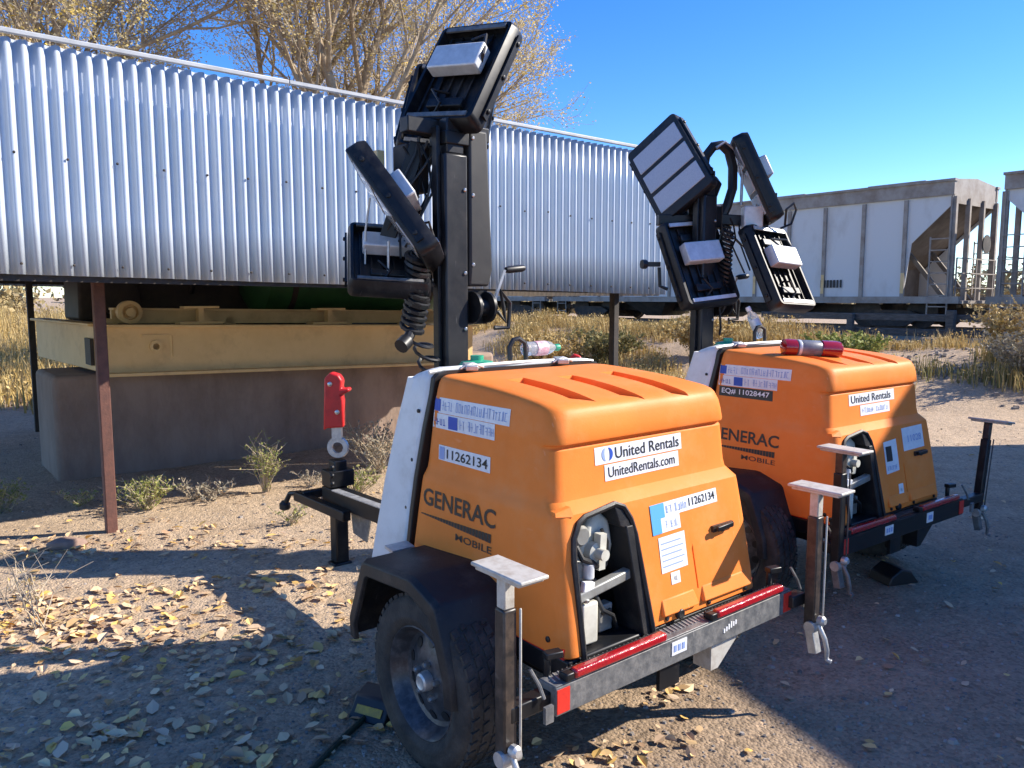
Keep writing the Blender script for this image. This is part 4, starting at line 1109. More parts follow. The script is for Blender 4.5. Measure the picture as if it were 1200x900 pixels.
        vv = [[f.bm.verts.new(p) for p in r] for r in outer]
        for a, b in zip(vv, vv[1:]):
            for k in range(len(prof) - 1): f.bm.faces.new((a[k], a[k + 1], b[k + 1], b[k]))
        f.build('fender', M['black'], root, bevel=0.004, smooth=40)
        f = MB(); f.bar((fx0 + sd_ * -0.1, 0.97, 0.62), (fx0 + sd_ * -0.1, 1.02, 0.50), 0.12, 0.02); f.build('fender_stay', M['blackmetal'], root)
    mb = MB(); mb.obox((0.04, 0.955, 0.672), (0.05, 0, 0), (0, 0.03, 0.004), (0, 0, 0.006)); mb.build('fender_bracket', M['galv'], root)
    # --- outrigger jacks
    def jack(base, lean, mt, nm):
        b = Vector(base); up = Vector((lean, 0, 1)).normalized()
        j = MB(); j.bar(b, b + up * 0.46, 0.047, 0.047, up=(0, 1, 0)); jo = j.build('jack', mt, root, bevel=0.006)
        j = MB(); j.bar(b + up * 0.46, b + up * 0.565, 0.038, 0.038, up=(0, 1, 0)); j.bar(b + Vector((0.031 * (1 if b.x > CX else 1), -0.030, 0.02)), b + up * 0.46 + Vector((0.031, -0.030, 0)), 0.008, 0.008, up=(0, 1, 0)); j.build('inner_tube', M['plate'] if T1 else M['tubebrown'], jo, bevel=0.004)
        c = b + up * 0.572
        j = MB(); xx = Vector((up.z, 0, -up.x)) * 0.052
        j.obox(c + Vector((0, -0.015, 0.004)), xx, Vector((0, 0.115, 0)), up * 0.006); j.obox(c + Vector((0, -0.015, -0.006)), xx * 0.9, Vector((0, 0.10, 0)), up * 0.006); j.build('foot_plate', M['plate'], jo, bevel=0.004)
        j = MB(); j.bar(b + Vector((0, 0, -0.01)), b + Vector((0, -0.02, -0.10)), 0.04, 0.035); j.tube([b + Vector((0, -0.03, 0.02)), b + Vector((0.0, -0.06, -0.03)), b + Vector((0.012, -0.065, -0.08)), b + Vector((0.02, -0.06, -0.12)), b + Vector((0.02, -0.08, -0.125))], 0.010, 8); j.build('crank', M['galv'] if T1 else M['greysteel'], jo, bevel=0.003)
        j = MB(); j.lathe([(0.024, -0.036), (0.024, 0.036), (0.014, 0.04)], b + Vector((0, -0.01, 0.01)), (1, 0, 0), 14); j.lathe([(0.018, 0), (0.02, 0.02), (0.012, 0.03)], b + Vector((0, -0.03, 0.04)), (0, -1, 0), 10); j.build('swivel', M['galv'], jo)
        return jo
    jl, jr = ((-0.155, 0.05, 0.30), (1.345, -0.055, 0.325))
    if not T1: jl, jr = (0.03 - 0.09, -0.01, 0.36), (1.60, 0.06, 0.33)
    jack(jl, 0.0, M['tubebrown'] if T1 else M['blackmetal'], 'l')
    jack(jr, 0.0 if T1 else 0.16, M['tubebrown'] if T1 else M['blackmetal'], 'r')
    for x0, x1 in ((jl[0], 0.02), (1.256, jr[0])):
        mb = MB(); mb.bar((x0, min(0.05, jr[1] + 0.055) if x1 > 1.25 else 0.05, 0.437), (x1, min(0.05, jr[1] + 0.055) if x1 > 1.25 else 0.05, 0.437), 0.05, 0.05); mb.build('outrigger_arm', M['blackmetal'] if x1 - x0 < 0.3 or True else M['galv'], root, bevel=0.005)
    for x in (0.03, 1.235):
        mb = MB(); mb.lathe([(0.012, 0), (0.012, 0.06)], (x, 0.075, 0.485), (0, 0, 1), 10); mb.bar((x - 0.012, 0.075, 0.553), (x + 0.045, 0.06, 0.553), 0.035, 0.022)
        mb.build('locking_pin', M['blackmetal'], root, bevel=0.005)
        mb = MB(); xx = x - 0.10 if x < CX else x + 0.10; mb.tube([(xx, 0.04, 0.55), (xx + 0.02, 0.02, 0.50), (xx + 0.03, 0.01, 0.46)], 0.006, 6); mb.obox((xx + 0.03, -0.01, 0.42), (0.016, 0, 0), (0, 0.006, 0), (0, 0, 0.026)); mb.build('pin_tether', M['greysteel'], root)
    # --- tongue, tongue jack and folded red hitch
    mb = MB(); mb.bar((CX, 1.30, 0.47), (CX, 2.78, 0.44), 0.10, 0.10); tg = mb.build('tongue', M['blackmetal'], root, bevel=0.006)
    mb = MB(); mb.bar((CX - 0.05, 1.5, 0.5235), (CX - 0.05, 2.60, 0.500), 0.05, 0.006); mb.build('lit_top_strip', M['galv'], tg)  # pale strip paints the sunlit top of the tongue
    mb = MB(); mb.bar((0.515, 2.98, 0.405), (0.56, 2.40, 0.385), 0.055, 0.06); mb.bar((0.515, 2.90, 0.42), (0.70, 2.86, 0.43), 0.05, 0.05); mb.build('side_arm', M['blackmetal'], tg, bevel=0.006)
    mb = MB(); mb.tube([(0.51, 2.96, 0.42), (0.49, 3.03, 0.41), (0.48, 3.06, 0.36), (0.475, 3.07, 0.33)], 0.016, 8); mb.lathe([(0.02, 0), (0.035, 0.02), (0.035, 0.05), (0.02, 0.06)], (0.475, 3.08, 0.355), (0, 0, -1), 14); mb.build('crank_handle', M['cable'], tg)
    mb = MB(); mb.hexa([(0.66, 2.36, 0.22), (0.67, 2.36, 0.22), (0.67, 2.52, 0.24), (0.66, 2.52, 0.24), (0.66, 2.30, 0.40), (0.67, 2.30, 0.40), (0.67, 2.55, 0.40), (0.66, 2.55, 0.40)]); mb.build('hanging_plate', M['greysteel'], tg)
    mb = MB(); mb.bar((0.66, 2.70, 0.02), (0.66, 2.70, 0.66), 0.085, 0.085, up=(0, 1, 0)); mb.box((0.60, 2.65, 0.0), (0.72, 2.75, 0.02)); jk = mb.build('tongue_jack', M['blackmetal'], root, bevel=0.008)
    mb = MB(); mb.box((0.58, 2.64, 0.50), (0.74, 2.76, 0.60))
    for z in (0.53, 0.58, 0.63): mb.lathe([(0.014, 0), (0.014, 0.02), (0.006, 0.026)], (0.60, 2.645, z), (-0.77, -0.63, 0), 8)
    mb.build('hitch_bracket', M['blackmetal'], root, bevel=0.008)
    # the hitch stands folded upright
    mb = MB()
    q = Vector((-0.634, -0.773, 0)); c = Vector((0.665, 2.70, 0.735)); prof = [(0.034, -0.018), (0.062, -0.018), (0.068, 0), (0.062, 0.018), (0.034, 0.018)]
    mb.lathe(prof, c, q, 28, closed=True); mb.obox((0.662, 2.70, 0.835), Vector((0.773, -0.634, 0)) * 0.030, q * 0.02, (0, 0, 0.055)); mb.build('lunette_ring', M['galv'], root)
    mb = MB(); r_ = Vector((0.773, -0.634, 0)); c = Vector((0.655, 2.70, 0))
    poly = [(-0.068, 0.845), (-0.045, 0.86), (0.055, 0.865), (0.055, 1.03), (0.045, 1.06), (0.095, 1.085), (0.09, 1.105), (0.045, 1.10), (0.052, 1.15), (0.03, 1.185), (-0.02, 1.20), (-0.055, 1.165), (-0.062, 1.0)]
    mb.prism([c + r_ * a + q * 0.045 + Vector((0, 0, z)) for a, z in poly], q * -0.09); rh = mb.build('red_hitch_head', M['redpaint'], root, bevel=0.012)
    mb = MB()
    for a, z in ((0.02, 0.96), (-0.02, 1.13)): mb.lathe([(0.014, 0), (0.014, 0.01), (0.006, 0.014)], c + r_ * a + q * 0.045 + Vector((0, 0, z)), q, 10)
    mb.build('bolt', M['chrome'], rh)
    # --- mast
    mb = MB(); mb.box((0.553, 1.36, 0.44), (0.680, 1.455, 2.30)); ms = mb.build('mast', M['mast'], root, bevel=0.010)
    mb = MB(); mb.box((0.570, 1.37, 2.30), (0.665, 1.445, 2.46)); mb.build('inner_mast', M['mast'], ms, bevel=0.006)
    mb = MB(); mb.box((0.532, 1.395, 0.6), (0.552, 1.44, 2.42)); mb.build('mast_guide', M['blackmetal'], ms, bevel=0.004)
    for z in (1.76, 2.14, 1.5):
        mb = MB(); mb.lathe([(0.009, 0), (0.009, 0.006), (0.005, 0.009)], (0.660, 1.36, z), (0, -1, 0), 10); mb.build('mast_bolt', M['chrome'], ms)
    if T1:
        mb = MB(); mb.loft([[(0.690, 1.37, 1.70), (0.81, 1.37, 1.70), (0.83, 1.52, 1.70), (0.690, 1.52, 1.70)], [(0.690, 1.36, 1.78), (0.825, 1.36, 1.78), (0.84, 1.53, 1.78), (0.690, 1.53, 1.78)], [(0.690, 1.36, 2.42), (0.795, 1.36, 2.42), (0.81, 1.53, 2.42), (0.690, 1.53, 2.42)]])
        mc = mb.build('mast_cover', M['mastcover'], root, bevel=0.012)
        for z in (1.8, 2.12, 2.38):
            mb = MB(); mb.lathe([(0.009, 0), (0.009, 0.006), (0.005, 0.009)], (0.708, 1.362, z), (0, -1, 0), 10); mb.build('cover_bolt', M['chrome'], mc)
    mb = MB(); mb.lathe([(0.05, -0.05), (0.075, -0.05), (0.075, -0.035), (0.04, -0.03), (0.04, 0.03), (0.075, 0.035), (0.075, 0.05), (0.05, 0.05)], (0.76, 1.38, 1.60), (1, 0, 0), 24)
    mb.box((0.68, 1.40, 1.52), (0.82, 1.44, 1.68)); wn_ = mb.build('winch', M['blackmetal'], root)
    mb = MB(); mb.bar((0.835, 1.38, 1.60), (0.895, 1.36, 1.78), 0.022, 0.012); mb.build('winch_crank', M['galv'], wn_)
    mb = MB(); mb.lathe([(0.014, 0), (0.018, 0.02), (0.018, 0.1), (0.014, 0.115)], (0.905, 1.36, 1.78), (1, 0, 0.1), 12); mb.build('crank_grip', M['cable'], wn_)
    mb = MB(); mb.tube([(0.86, 1.37, 1.58), (0.90, 1.36, 1.53), (0.89, 1.36, 1.60), (0.87, 1.36, 1.68), (0.93, 1.36, 1.62), (0.92, 1.36, 1.50), (0.84, 1.37, 1.50)], 0.011, 8); mb.build('winch_cable', M['cable'], wn_)
    # --- lamp heads and their brackets
    TOC, IR = Vector((-0.634, -0.773, 0.05)), Vector((0.773, -0.634, 0))
    if T1:
        Xs = [lamp(root, (0.752, 1.498, 2.673), (0.289, 0.053, 0.478), (0.131, -0.386, -0.037), TOC),
              lamp(root, (0.387, 1.511, 2.029), (-0.199, 0.309, 0.476), (0.222, 0.349, -0.015), IR + Vector((0, 0, 0.7)), False),
              lamp(root, (0.40, 1.62, 1.815), (0.20, 0.37, 0.30), (0.335, -0.175, -0.029), TOC + Vector((0, 0, 1.2)), size=0.86),
              lamp(root, (0.86, 1.78, 2.58), (0.25, 0.2, 0.45), (0.30, -0.26, -0.02), TOC)]
        hub = Vector((0.625, 1.47, 2.42))
        mb = MB(); mb.bar(hub + Vector((-0.22, 0, 0.0)), hub + Vector((0.24, 0, 0.0)), 0.07, 0.07); mb.box((0.56, 1.36, 2.34), (0.69, 1.50, 2.40)); cb = mb.build('lamp_crossbar', M['blackmetal'], root, bevel=0.006)
        mb = MB(); mb.bar((0.52, 1.53, 2.36), (0.40, 1.62, 1.92), 0.075, 0.02, up=(0.6, 0.77, 0)); mb.bar((0.72, 1.50, 2.42), (0.74, 1.52, 2.62), 0.06, 0.03); mb.build('lamp_arm', M['blackmetal'], root, bevel=0.004)
        mb = MB(); mb.bar((0.62, 1.56, 2.36), (0.52, 1.70, 2.02), 0.06, 0.02, up=(0.6, 0.77, 0)); mb.build('lamp_arm', M['blackmetal'], root, bevel=0.004)
        mb = MB(); mb.box((0.47, 1.56, 2.14), (0.60, 1.68, 2.36)); mb.box((0.50, 1.62, 2.0), (0.58, 1.70, 2.14)); mb.build('junction_box', M['darksteel'], root, bevel=0.01)
        mb = MB(); mb.box((0.40, 1.70, 2.2), (0.44, 1.78, 2.34)); mb.build('bracket_tab', M['deckyellow'], root, bevel=0.004)
        mb = MB()
        rr = random.Random(4)
        for k in range(9):
            a = Vector((0.50 + rr.uniform(-0.05, 0.08), 1.52 + rr.uniform(-0.06, 0.1), 2.36 + rr.uniform(-0.05, 0.06)))
            b_ = Vector((0.42 + rr.uniform(-0.06, 0.1), 1.56 + rr.uniform(-0.08, 0.1), 1.85 + rr.uniform(-0.05, 0.2)))
            mid = a.lerp(b_, 0.5) + Vector((rr.uniform(-0.08, 0.1), rr.uniform(-0.08, 0.08), 0))
            mb.tube([a, a.lerp(mid, 0.5) + Vector((0.02, 0, 0.02)), mid, b_.lerp(mid, 0.4), b_], 0.006, 5)
        mb.build('wiring', M['cable'], root)
        for p, m in (((0.42, 1.47, 1.93), 'galv'),):
            mb = MB(); mb.lathe([(0.02, 0), (0.02, 0.012), (0.01, 0.02)], (0.335, 1.42, 2.10), TOC, 12); mb.build('pivot_bolt', M['chrome'], root)
        # messy coiled cord hanging beside the mast
        mb = coil((0.44, 1.43, 1.84), (0.40, 1.42, 1.50), 0.048, 12, 0.0125, (0.02, 0, 0)); mb.build('coiled_cord', M['cable'], root)
        mb = coil((0.47, 1.44, 1.85), (0.43, 1.40, 1.62), 0.045, 7, 0.0095, (-0.02, 0, 0)); mb.build('coiled_cord', M['cable'], root)
        mb = MB(); mb.tube([(0.39, 1.40, 1.50), (0.35, 1.38, 1.455), (0.33, 1.38, 1.44)], 0.024, 10); mb.lathe([(0.02, 0), (0.034, 0.0), (0.034, 0.05), (0.02, 0.05)], (0.35, 1.38, 1.455), (-0.5, -0.2, -0.3), 12); mb.build('plug', M['cable'], root)
        mb = coil((0.41, 1.42, 1.49), (0.45, 1.36, 1.24), 0.05, 4, 0.0085, (0.04, 0, 0)); mb.build('coiled_cord', M['cable'], root)
        mb = MB(); mb.tube([(0.30, 1.6, 2.10), (0.285, 1.62, 1.95), (0.28, 1.62, 1.80)], 0.005, 6); mb.tube([(0.335, 1.50, 1.90), (0.33, 1.50, 1.74), (0.335, 1.5, 1.70)], 0.006, 6); mb.build('guide_wire', M['galv'], root)
    else:
        K = [lamp(root, (0.511, 1.616, 2.487), (-0.002, 0.314, 0.445), (0.071, -0.313, 0.204), -TOC + Vector((0, 0, -0.2)) + IR * 0.6),
             lamp(root, (0.942, 1.282, 2.404), (-0.155, 0.17, 0.491), (-0.305, -0.275, 0.0), IR),
             lamp(root, (0.569, 1.422, 1.86), (-0.006, 0.226, 0.514), (0.378, -0.095, 0.0), TOC, False),
             lamp(root, (0.978, 1.113, 1.826), (0.009, 0.246, 0.471), (0.372, -0.003, -0.05), TOC, False)]
        mb = MB(); mb.bar((0.40, 1.62, 2.15), (0.72, 1.44, 2.15), 0.07, 0.07); mb.bar((0.72, 1.44, 2.16), (1.02, 1.22, 2.14), 0.07, 0.07); mb.box((0.58, 1.38, 2.10), (0.76, 1.52, 2.24)); mb.build('lamp_crossbar', M['blackmetal'], root, bevel=0.006)
        for a, b_ in (((0.60, 1.56, 2.15), (0.60, 1.62, 2.46)), ((0.98, 1.26, 2.14), (1.0, 1.26, 2.40)), ((0.53, 1.56, 2.14), (0.56, 1.48, 1.90)), ((0.98, 1.26, 2.12), (0.99, 1.18, 1.88))):
            mb = MB(); mb.bar(a, b_, 0.05, 0.03); mb.build('lamp_arm', M['blackmetal'], root, bevel=0.004)
        mb = MB(); mb.tube([(0.70, 1.50, 2.30), (0.69, 1.50, 2.45), (0.705, 1.49, 2.57), (0.745, 1.46, 2.635), (0.79, 1.43, 2.645), (0.83, 1.40, 2.60), (0.85, 1.38, 2.50), (0.84, 1.37, 2.36), (0.80, 1.38, 2.24), (0.77, 1.40, 2.16)], 0.032, 10); mb.build('flexible_conduit', M['cable'], root)
        mb = MB(); mb.tube([(0.735, 1.43, 2.62), (0.79, 1.40, 2.66), (0.855, 1.36, 2.60), (0.885, 1.33, 2.45), (0.87, 1.32, 2.25)], 0.010, 8); mb.build('conduit_clip', M['galv'], root)
        mb = MB(); mb.obox((0.875, 1.235, 2.165), IR * 0.062, TOC.normalized() * 0.05, (0, 0, 0.068)); bx = mb.build('control_box', M['driver'], root, bevel=0.008)
        mb = MB(); mb.obox(Vector((0.88, 1.235, 2.165)) + TOC.normalized() * 0.0515 , IR * 0.030, TOC.normalized() * 0.001, Vector((0, 0, 0.045))); mb.build('yellow_label', M['yellow'], bx)
        mb = MB(); mb.box((0.60, 1.44, 2.24), (0.74, 1.54, 2.36)); mb.lathe([(0.07, 0), (0.09, 0.02), (0.09, 0.12), (0.05, 0.15)], (0.67, 1.48, 2.30), (0.3, -0.2, 1), 16); mb.build('motor', M['blackmetal'], root)
        mb = MB(); rr = random.Random(8)
        for k in range(10):
            a = Vector((0.76 + rr.uniform(-0.1, 0.12), 1.36 + rr.uniform(-0.08, 0.1), 2.16 + rr.uniform(-0.05, 0.08))); b_ = Vector((0.72 + rr.uniform(-0.1, 0.3), 1.34 + rr.uniform(-0.1, 0.1), 1.95 + rr.uniform(-0.2, 0.1)))
            mid = a.lerp(b_, 0.5) + Vector((rr.uniform(-0.1, 0.12), 0, 0.02)); mb.tube([a, a.lerp(mid, 0.6) + Vector((0, 0, 0.03)), mid, b_], 0.006, 5)
        mb.tube([(1.08, 1.16, 2.10), (1.14, 1.12, 2.13), (1.16, 1.10, 2.22), (1.13, 1.10, 2.26), (1.08, 1.12, 2.22), (1.10, 1.14, 2.12)], 0.008, 6)
        mb.build('wiring', M['cable'], root)
        mb = coil((0.76, 1.34, 2.10), (0.74, 1.34, 1.70), 0.04, 14, 0.010); mb.build('coiled_cord', M['cable'], root)
        mb = MB(); mb.lathe([(0.03, 0), (0.05, 0.01), (0.05, 0.03), (0.03, 0.04)], (0.70, 1.35, 1.63), (0, -1, 0), 20); mb.tube([(0.70, 1.34, 1.6), (0.71, 1.33, 1.45), (0.70, 1.33, 1.40)], 0.008, 6); mb.build('mast_pulley', M['blackmetal'], root)
        mb = MB(); mb.bar((0.36, 1.56, 1.86), (0.27, 1.60, 1.86), 0.04, 0.03); mb.tube([(0.28, 1.6, 1.86), (0.25, 1.61, 1.86)], 0.03, 8); mb.tube([(0.36, 1.56, 1.84), (0.36, 1.55, 1.72), (0.40, 1.52, 1.70)], 0.012, 6); mb.build('release_handle', M['cable'], root)
    return root

t1 = light_tower((0.133, 2.25), 39.35, 1)
tag(t1, 'nearer orange light tower trailer with black wheel and fender in full view', 'light tower', 'mobile light tower trailers')
t2 = light_tower((1.603, 3.724), 36.75, 2)
tag(t2, 'farther orange light tower trailer carrying a black number sticker on its side', 'light tower', 'mobile light tower trailers')

def tl(t, p): return t.matrix_basis @ Vector(p)
# things lying on the hoods
def bottle(loc, d, cap, lab, stand=False):
    d = Vector(d).normalized(); o = empty('plastic_bottle', loc)
    mb = MB(); mb.lathe([(0.02, 0), (0.031, 0.004), (0.033, 0.02), (0.030, 0.05), (0.033, 0.09), (0.033, 0.13), (0.028, 0.155), (0.014, 0.18), (0.012, 0.195)], (0, 0, 0), d, 24); mb.build('bottle_body', M['clear'], o)
    mb = MB(); mb.lathe([(0.0335, 0.06), (0.0338, 0.062), (0.0338, 0.122), (0.0335, 0.124)], (0, 0, 0), d, 24); mb.build('bottle_label', M[lab], o)
    mb = MB(); mb.lathe([(0.015, 0.185), (0.016, 0.188), (0.016, 0.21), (0.014, 0.213)], (0, 0, 0), d, 16); mb.build('bottle_cap', M[cap], o)
    return o
fw1 = Vector((math.cos(R(39.35)), math.sin(R(39.35)), 0))
o = bottle(tl(t1, (0.745, 1.035, 1.418)), fw1, 'green', 'pink')
tag(o, 'clear plastic bottle with green cap lying behind the nearer orange hood', 'bottle')
o = bottle(tl(t2, (0.74, 1.03, 1.395)), Vector((-0.25, 0.1, 0.55)), 'inkwhite', 'driver')
tag(o, 'clear plastic bottle leaning behind the farther orange hood', 'bottle')
def red_can():
    a = tl(t2, (0.28, 0.565, 1.376)); b = tl(t2, (0.56, 0.39, 1.358)); d = (b - a); o = empty('red_thermos', a)
    mb = MB(); mb.lathe([(0.02, 0), (0.044, 0.006), (0.046, 0.02), (0.046, 0.07), (0.042, 0.075)], (0, 0, 0), d, 28); mb.build('bottle_base', M['amber'], o)
    mb = MB(); mb.lathe([(0.042, 0.076), (0.0445, 0.08), (0.0445, 0.21), (0.042, 0.214)], (0, 0, 0), d, 28); mb.build('bottle_label', M['canlabel'], o)
    mb = MB(); mb.lathe([(0.0446, 0.082), (0.0452, 0.084), (0.0452, 0.096), (0.0446, 0.098)], (0, 0, 0), d, 28, closed=True); mb.build('label_band', M['driver'], o)
    mb = MB(); mb.lathe([(0.042, 0.215), (0.047, 0.22), (0.048, 0.30), (0.044, 0.325), (0.034, 0.335), (0.03, 0.325), (0.01, 0.32)], (0, 0, 0), d, 28); mb.build('bottle_end', M['amber'], o)
    tag(o, 'red cylinder with grey middle lying on the farther orange hood', 'bottle')
red_can()

# ------------------------------------------------------------------ trees behind the shed
def rot_about(v, axis, a): return Matrix.Rotation(a, 3, axis) @ v
def tree(loc, height, seed, limbs, spread, label, lean=(0, 0), leafy=1.0):
    rr = random.Random(seed)
    x, y = loc; root = empty('cottonwood_tree', (x, y, gz(x, y) - 0.1))
    W = MB(); TW = [[], []]; LF = [[], []]
    def twig(p, q, r):
        d = (q - p); u, w = perp(d); b = len(TW[0])
        for c, rad in ((p, r), (q, r * 0.55)):
            for k in range(3):
                a = 2.094 * k; TW[0].append(c + (u * math.cos(a) + w * math.sin(a)) * rad)
        for k in range(3): TW[1].append((b + k, b + (k + 1) % 3, b + 3 + (k + 1) % 3, b + 3 + k))
    def leaf(p, s):
        u = Vector((rr.gauss(0, 1), rr.gauss(0, 1), rr.gauss(0, 1))).normalized(); a, b_ = perp(u); b = len(LF[0])
        a *= s; b_ *= s * 0.8
        LF[0].extend([p - a, p + b_ * 0.8 + u * s * 0.2, p + a, p - b_ * 0.8 + u * s * 0.2]); LF[1].append((b, b + 1, b + 2, b + 3))
    def grow(p, d, L, r, depth):
        n = 5 if depth < 2 else 4
        pts = [p]; rs = [r]; dirs = [d]
        for i in range(n):
            d = (d + Vector((rr.gauss(0, .13), rr.gauss(0, .13), rr.gauss(0, .10) + (0.10 if depth else 0.03)))).normalized()
            p = p + d * (L / n); pts.append(p); rs.append(max(r * (1 - 0.62 * (i + 1) / n), 0.004)); dirs.append(d)
        if depth < 3: W.tube(pts, rs, (9, 7, 5)[depth], caps=False)
        else:
            for a, b, q in zip(pts, pts[1:], rs): twig(a, b, max(q, 0.0035))
        if depth >= 4:
            for i in range(len(pts)):
                for k in range(3):
                    if rr.random() < 0.5 * leafy: leaf(pts[i] + Vector((rr.gauss(0, .07), rr.gauss(0, .07), rr.gauss(0, .07))), rr.uniform(0.016, 0.036))
            return
        kids = (limbs, 7, 7, 7)[depth]
        for k in range(kids):
            t = (0.30 + 0.7 * (k + rr.random()) / kids) if depth else (0.22 + 0.72 * (k + rr.random() * 0.7) / kids)
            i = min(int(t * n), n - 1); q = pts[i].lerp(pts[i + 1], t * n - i)
            ax, _ = perp(dirs[i + 1]); ax = rot_about(ax, dirs[i + 1], rr.uniform(0, 6.283))
            nd = rot_about(dirs[i + 1], ax, R(rr.uniform(24, 52) * spread))
            grow(q, nd, L * rr.uniform(0.48, 0.68) * (1 - 0.25 * t), max(rs[i] * 0.58, 0.006), depth + 1)
    grow(Vector((0, 0, 0)), Vector((lean[0], lean[1], 1)).normalized(), height * 0.72, height * 0.0125, 0)
    W.build('trunk', M['bark'], root, smooth=70, recalc=False)
    me = bpy.data.meshes.new('twigs'); me.from_pydata(TW[0], [], TW[1]); me.materials.append(M['twig']); o = bpy.data.objects.new('twigs', me); COL.objects.link(o); o.parent = root
    me = bpy.data.meshes.new('crown'); me.from_pydata(LF[0], [], LF[1]); me.materials.append(M['treeleaf']); o = bpy.data.objects.new('crown', me); COL.objects.link(o); o.parent = root
    tag(root, label, 'tree', 'cottonwoods behind the shed')
tree((-9.9, 14.3), 12.5, 3, 9, 1.0, 'leftmost cottonwood behind the shed, dark limbs at the photo\'s top left corner', (-0.05, 0), 1.1)
tree((-6.6, 15.8), 12.0, 5, 9, 0.95, 'cottonwood behind the shed with the thickest clump of golden leaves', (0.02, 0), 2.4)
tree((-5.7, 18.4), 14.0, 31, 10, 1.0, 'cottonwood set back between the golden one and the tall forked one', (0.0, 0), 1.8)
tree((-4.9, 16.2), 13.5, 8, 10, 1.0, 'tall cottonwood behind the shed with a bare forking limb left of the mast', (0.10, 0), 1.5)
tree((-2.9, 15.4), 13.0, 12, 10, 1.0, 'rightmost cottonwood behind the shed, its twigs reaching out behind the black lamp', (0.14, 0), 1.5)

# ------------------------------------------------------------------ dry vegetation
class Soup:
    def __init__(s): s.v = []; s.f = []
    def blade(s, p, h, w, lean, az, rr):
        d = Vector((math.cos(az), math.sin(az), 0)); sd2 = Vector((-d.y, d.x, 0)) * w / 2; b = len(s.v)
        s.v += [p - sd2, p + sd2, p + d * lean * 0.35 + Vector((0, 0, h * 0.6)) + sd2 * 0.7, p + d * lean * 0.35 + Vector((0, 0, h * 0.6)) - sd2 * 0.7, p + d * lean + Vector((0, 0, h))]
        s.f += [(b, b + 1, b + 2, b + 3), (b + 3, b + 2, b + 4)]
    def leaf(s, p, a, rr, u=None):
        u = u or Vector((rr.gauss(0, 1), rr.gauss(0, 1), rr.gauss(0, 1))).normalized(); x, y = perp(u); b = len(s.v)
        t = rr.uniform(0, 6.28); x, y = x * math.cos(t) + y * math.sin(t), y * math.cos(t) - x * math.sin(t)
        s.v += [p - x * a, p - x * a * 0.2 + y * a * 0.62, p + x * a, p - x * a * 0.2 - y * a * 0.62]; s.f += [(b, b + 1, b + 2, b + 3)]
    def rod(s, p, q, r):
        u, w = perp(q - p); b = len(s.v)
        for c, k in ((p, r), (q, r * 0.6)):
            for i in range(3): s.v.append(c + (u * math.cos(2.094 * i) + w * math.sin(2.094 * i)) * k)
        for i in range(3): s.f.append((b + i, b + (i + 1) % 3, b + 3 + (i + 1) % 3, b + 3 + i))
    def build(s, name, m, parent=None):
        me = bpy.data.meshes.new(name); me.from_pydata([tuple(p) for p in s.v], [], s.f); me.materials.append(m)
        o = bpy.data.objects.new(name, me); COL.objects.link(o); o.parent = parent; return o

def grass_bank():
    rr = random.Random(11); s = Soup(); gsoup = Soup(); br = Soup()
    n = 0
    while n < 2500:
        x = rr.uniform(-9, 14); y = rr.uniform(8, 33); u = 0.785 * x + 0.62 * y
        if not (10.8 < u < 18.3): continue
        if x > 6.2 and u < 13.2: continue
        if noise.noise((x * 0.6, y * 0.6, 4)) < -0.08: continue
        if u > 15.8 and rr.random() < 0.7: continue
        n += 1
        g = noise.noise((x * 0.35, y * 0.35, 20)) > 0.35
        tgt = gsoup if g and rr.random() < 0.8 else s
        big = 0.13 + 0.36 * max(0, 0.5 + noise.noise((x * 0.7, y * 0.7, 9)))
        p0 = Vector((x, y, gz(x, y) - 0.02))
        for k in range(20):
            q = p0 + Vector((rr.gauss(0, .15), rr.gauss(0, .15), 0)); h = big * rr.uniform(0.35, 1.15)
            tgt.blade(q, h, rr.uniform(0.010, 0.024), rr.uniform(0.05, 0.5) * h, rr.uniform(0, 6.28), rr)
        for k in range(10 if not g else 3):
            q = p0 + Vector((rr.gauss(0, .16), rr.gauss(0, .16), rr.uniform(0.1, 1.0) * big)); s.leaf(q, rr.uniform(0.015, 0.04), rr)
    kind(s.build('dry_grass', M['dryleaf']), 'stuff'); kind(gsoup.build('scrub_growth', M['shrub']), 'stuff')
    # ground beyond the open left end of the shed
    s = Soup(); n = 0
    while n < 1100:
        y = rr.uniform(11.5, 42); x = -y * rr.uniform(0.52, 0.80)
        n += 1; big = (0.2 + 0.5 * max(0, 0.4 + noise.noise((x * 0.4, y * 0.4, 2)))) * (1 + 1.6 * smooth(19, 26, y)); p0 = Vector((x, y, gz(x, y) - 0.02))
        for k in range(16):
            q = p0 + Vector((rr.gauss(0, .25), rr.gauss(0, .25), 0)); h = big * rr.uniform(0.4, 1.2); s.blade(q, h, rr.uniform(0.015, 0.035), rr.uniform(0.05, 0.5) * h, rr.uniform(0, 6.28), rr)
        for k in range(8): s.leaf(p0 + Vector((rr.gauss(0, .25), rr.gauss(0, .25), rr.uniform(0, 1) * big)), rr.uniform(0.02, 0.05), rr)
    kind(s.build('dry_grass', M['dryleaf']), 'stuff')
    # far thickets along the railway
    s = Soup()
    for k in range(260):
        a = rr.uniform(-0.75, 0.85); d = rr.uniform(55, 95); c = Vector((math.sin(a) * d, math.cos(a) * d, 0)); hh = rr.uniform(1.6, 4.2); ww = rr.uniform(1.2, 3.0)
        for j in range(300):
            p = c + Vector((rr.gauss(0, ww * .5), rr.gauss(0, ww * .5), hh * rr.random() ** 0.8 * (0.6 + 0.4 * rr.random()))); s.leaf(p, rr.uniform(0.10, 0.26), rr)
    kind(s.build('far_thicket', M['thicket']), 'stuff')
grass_bank()

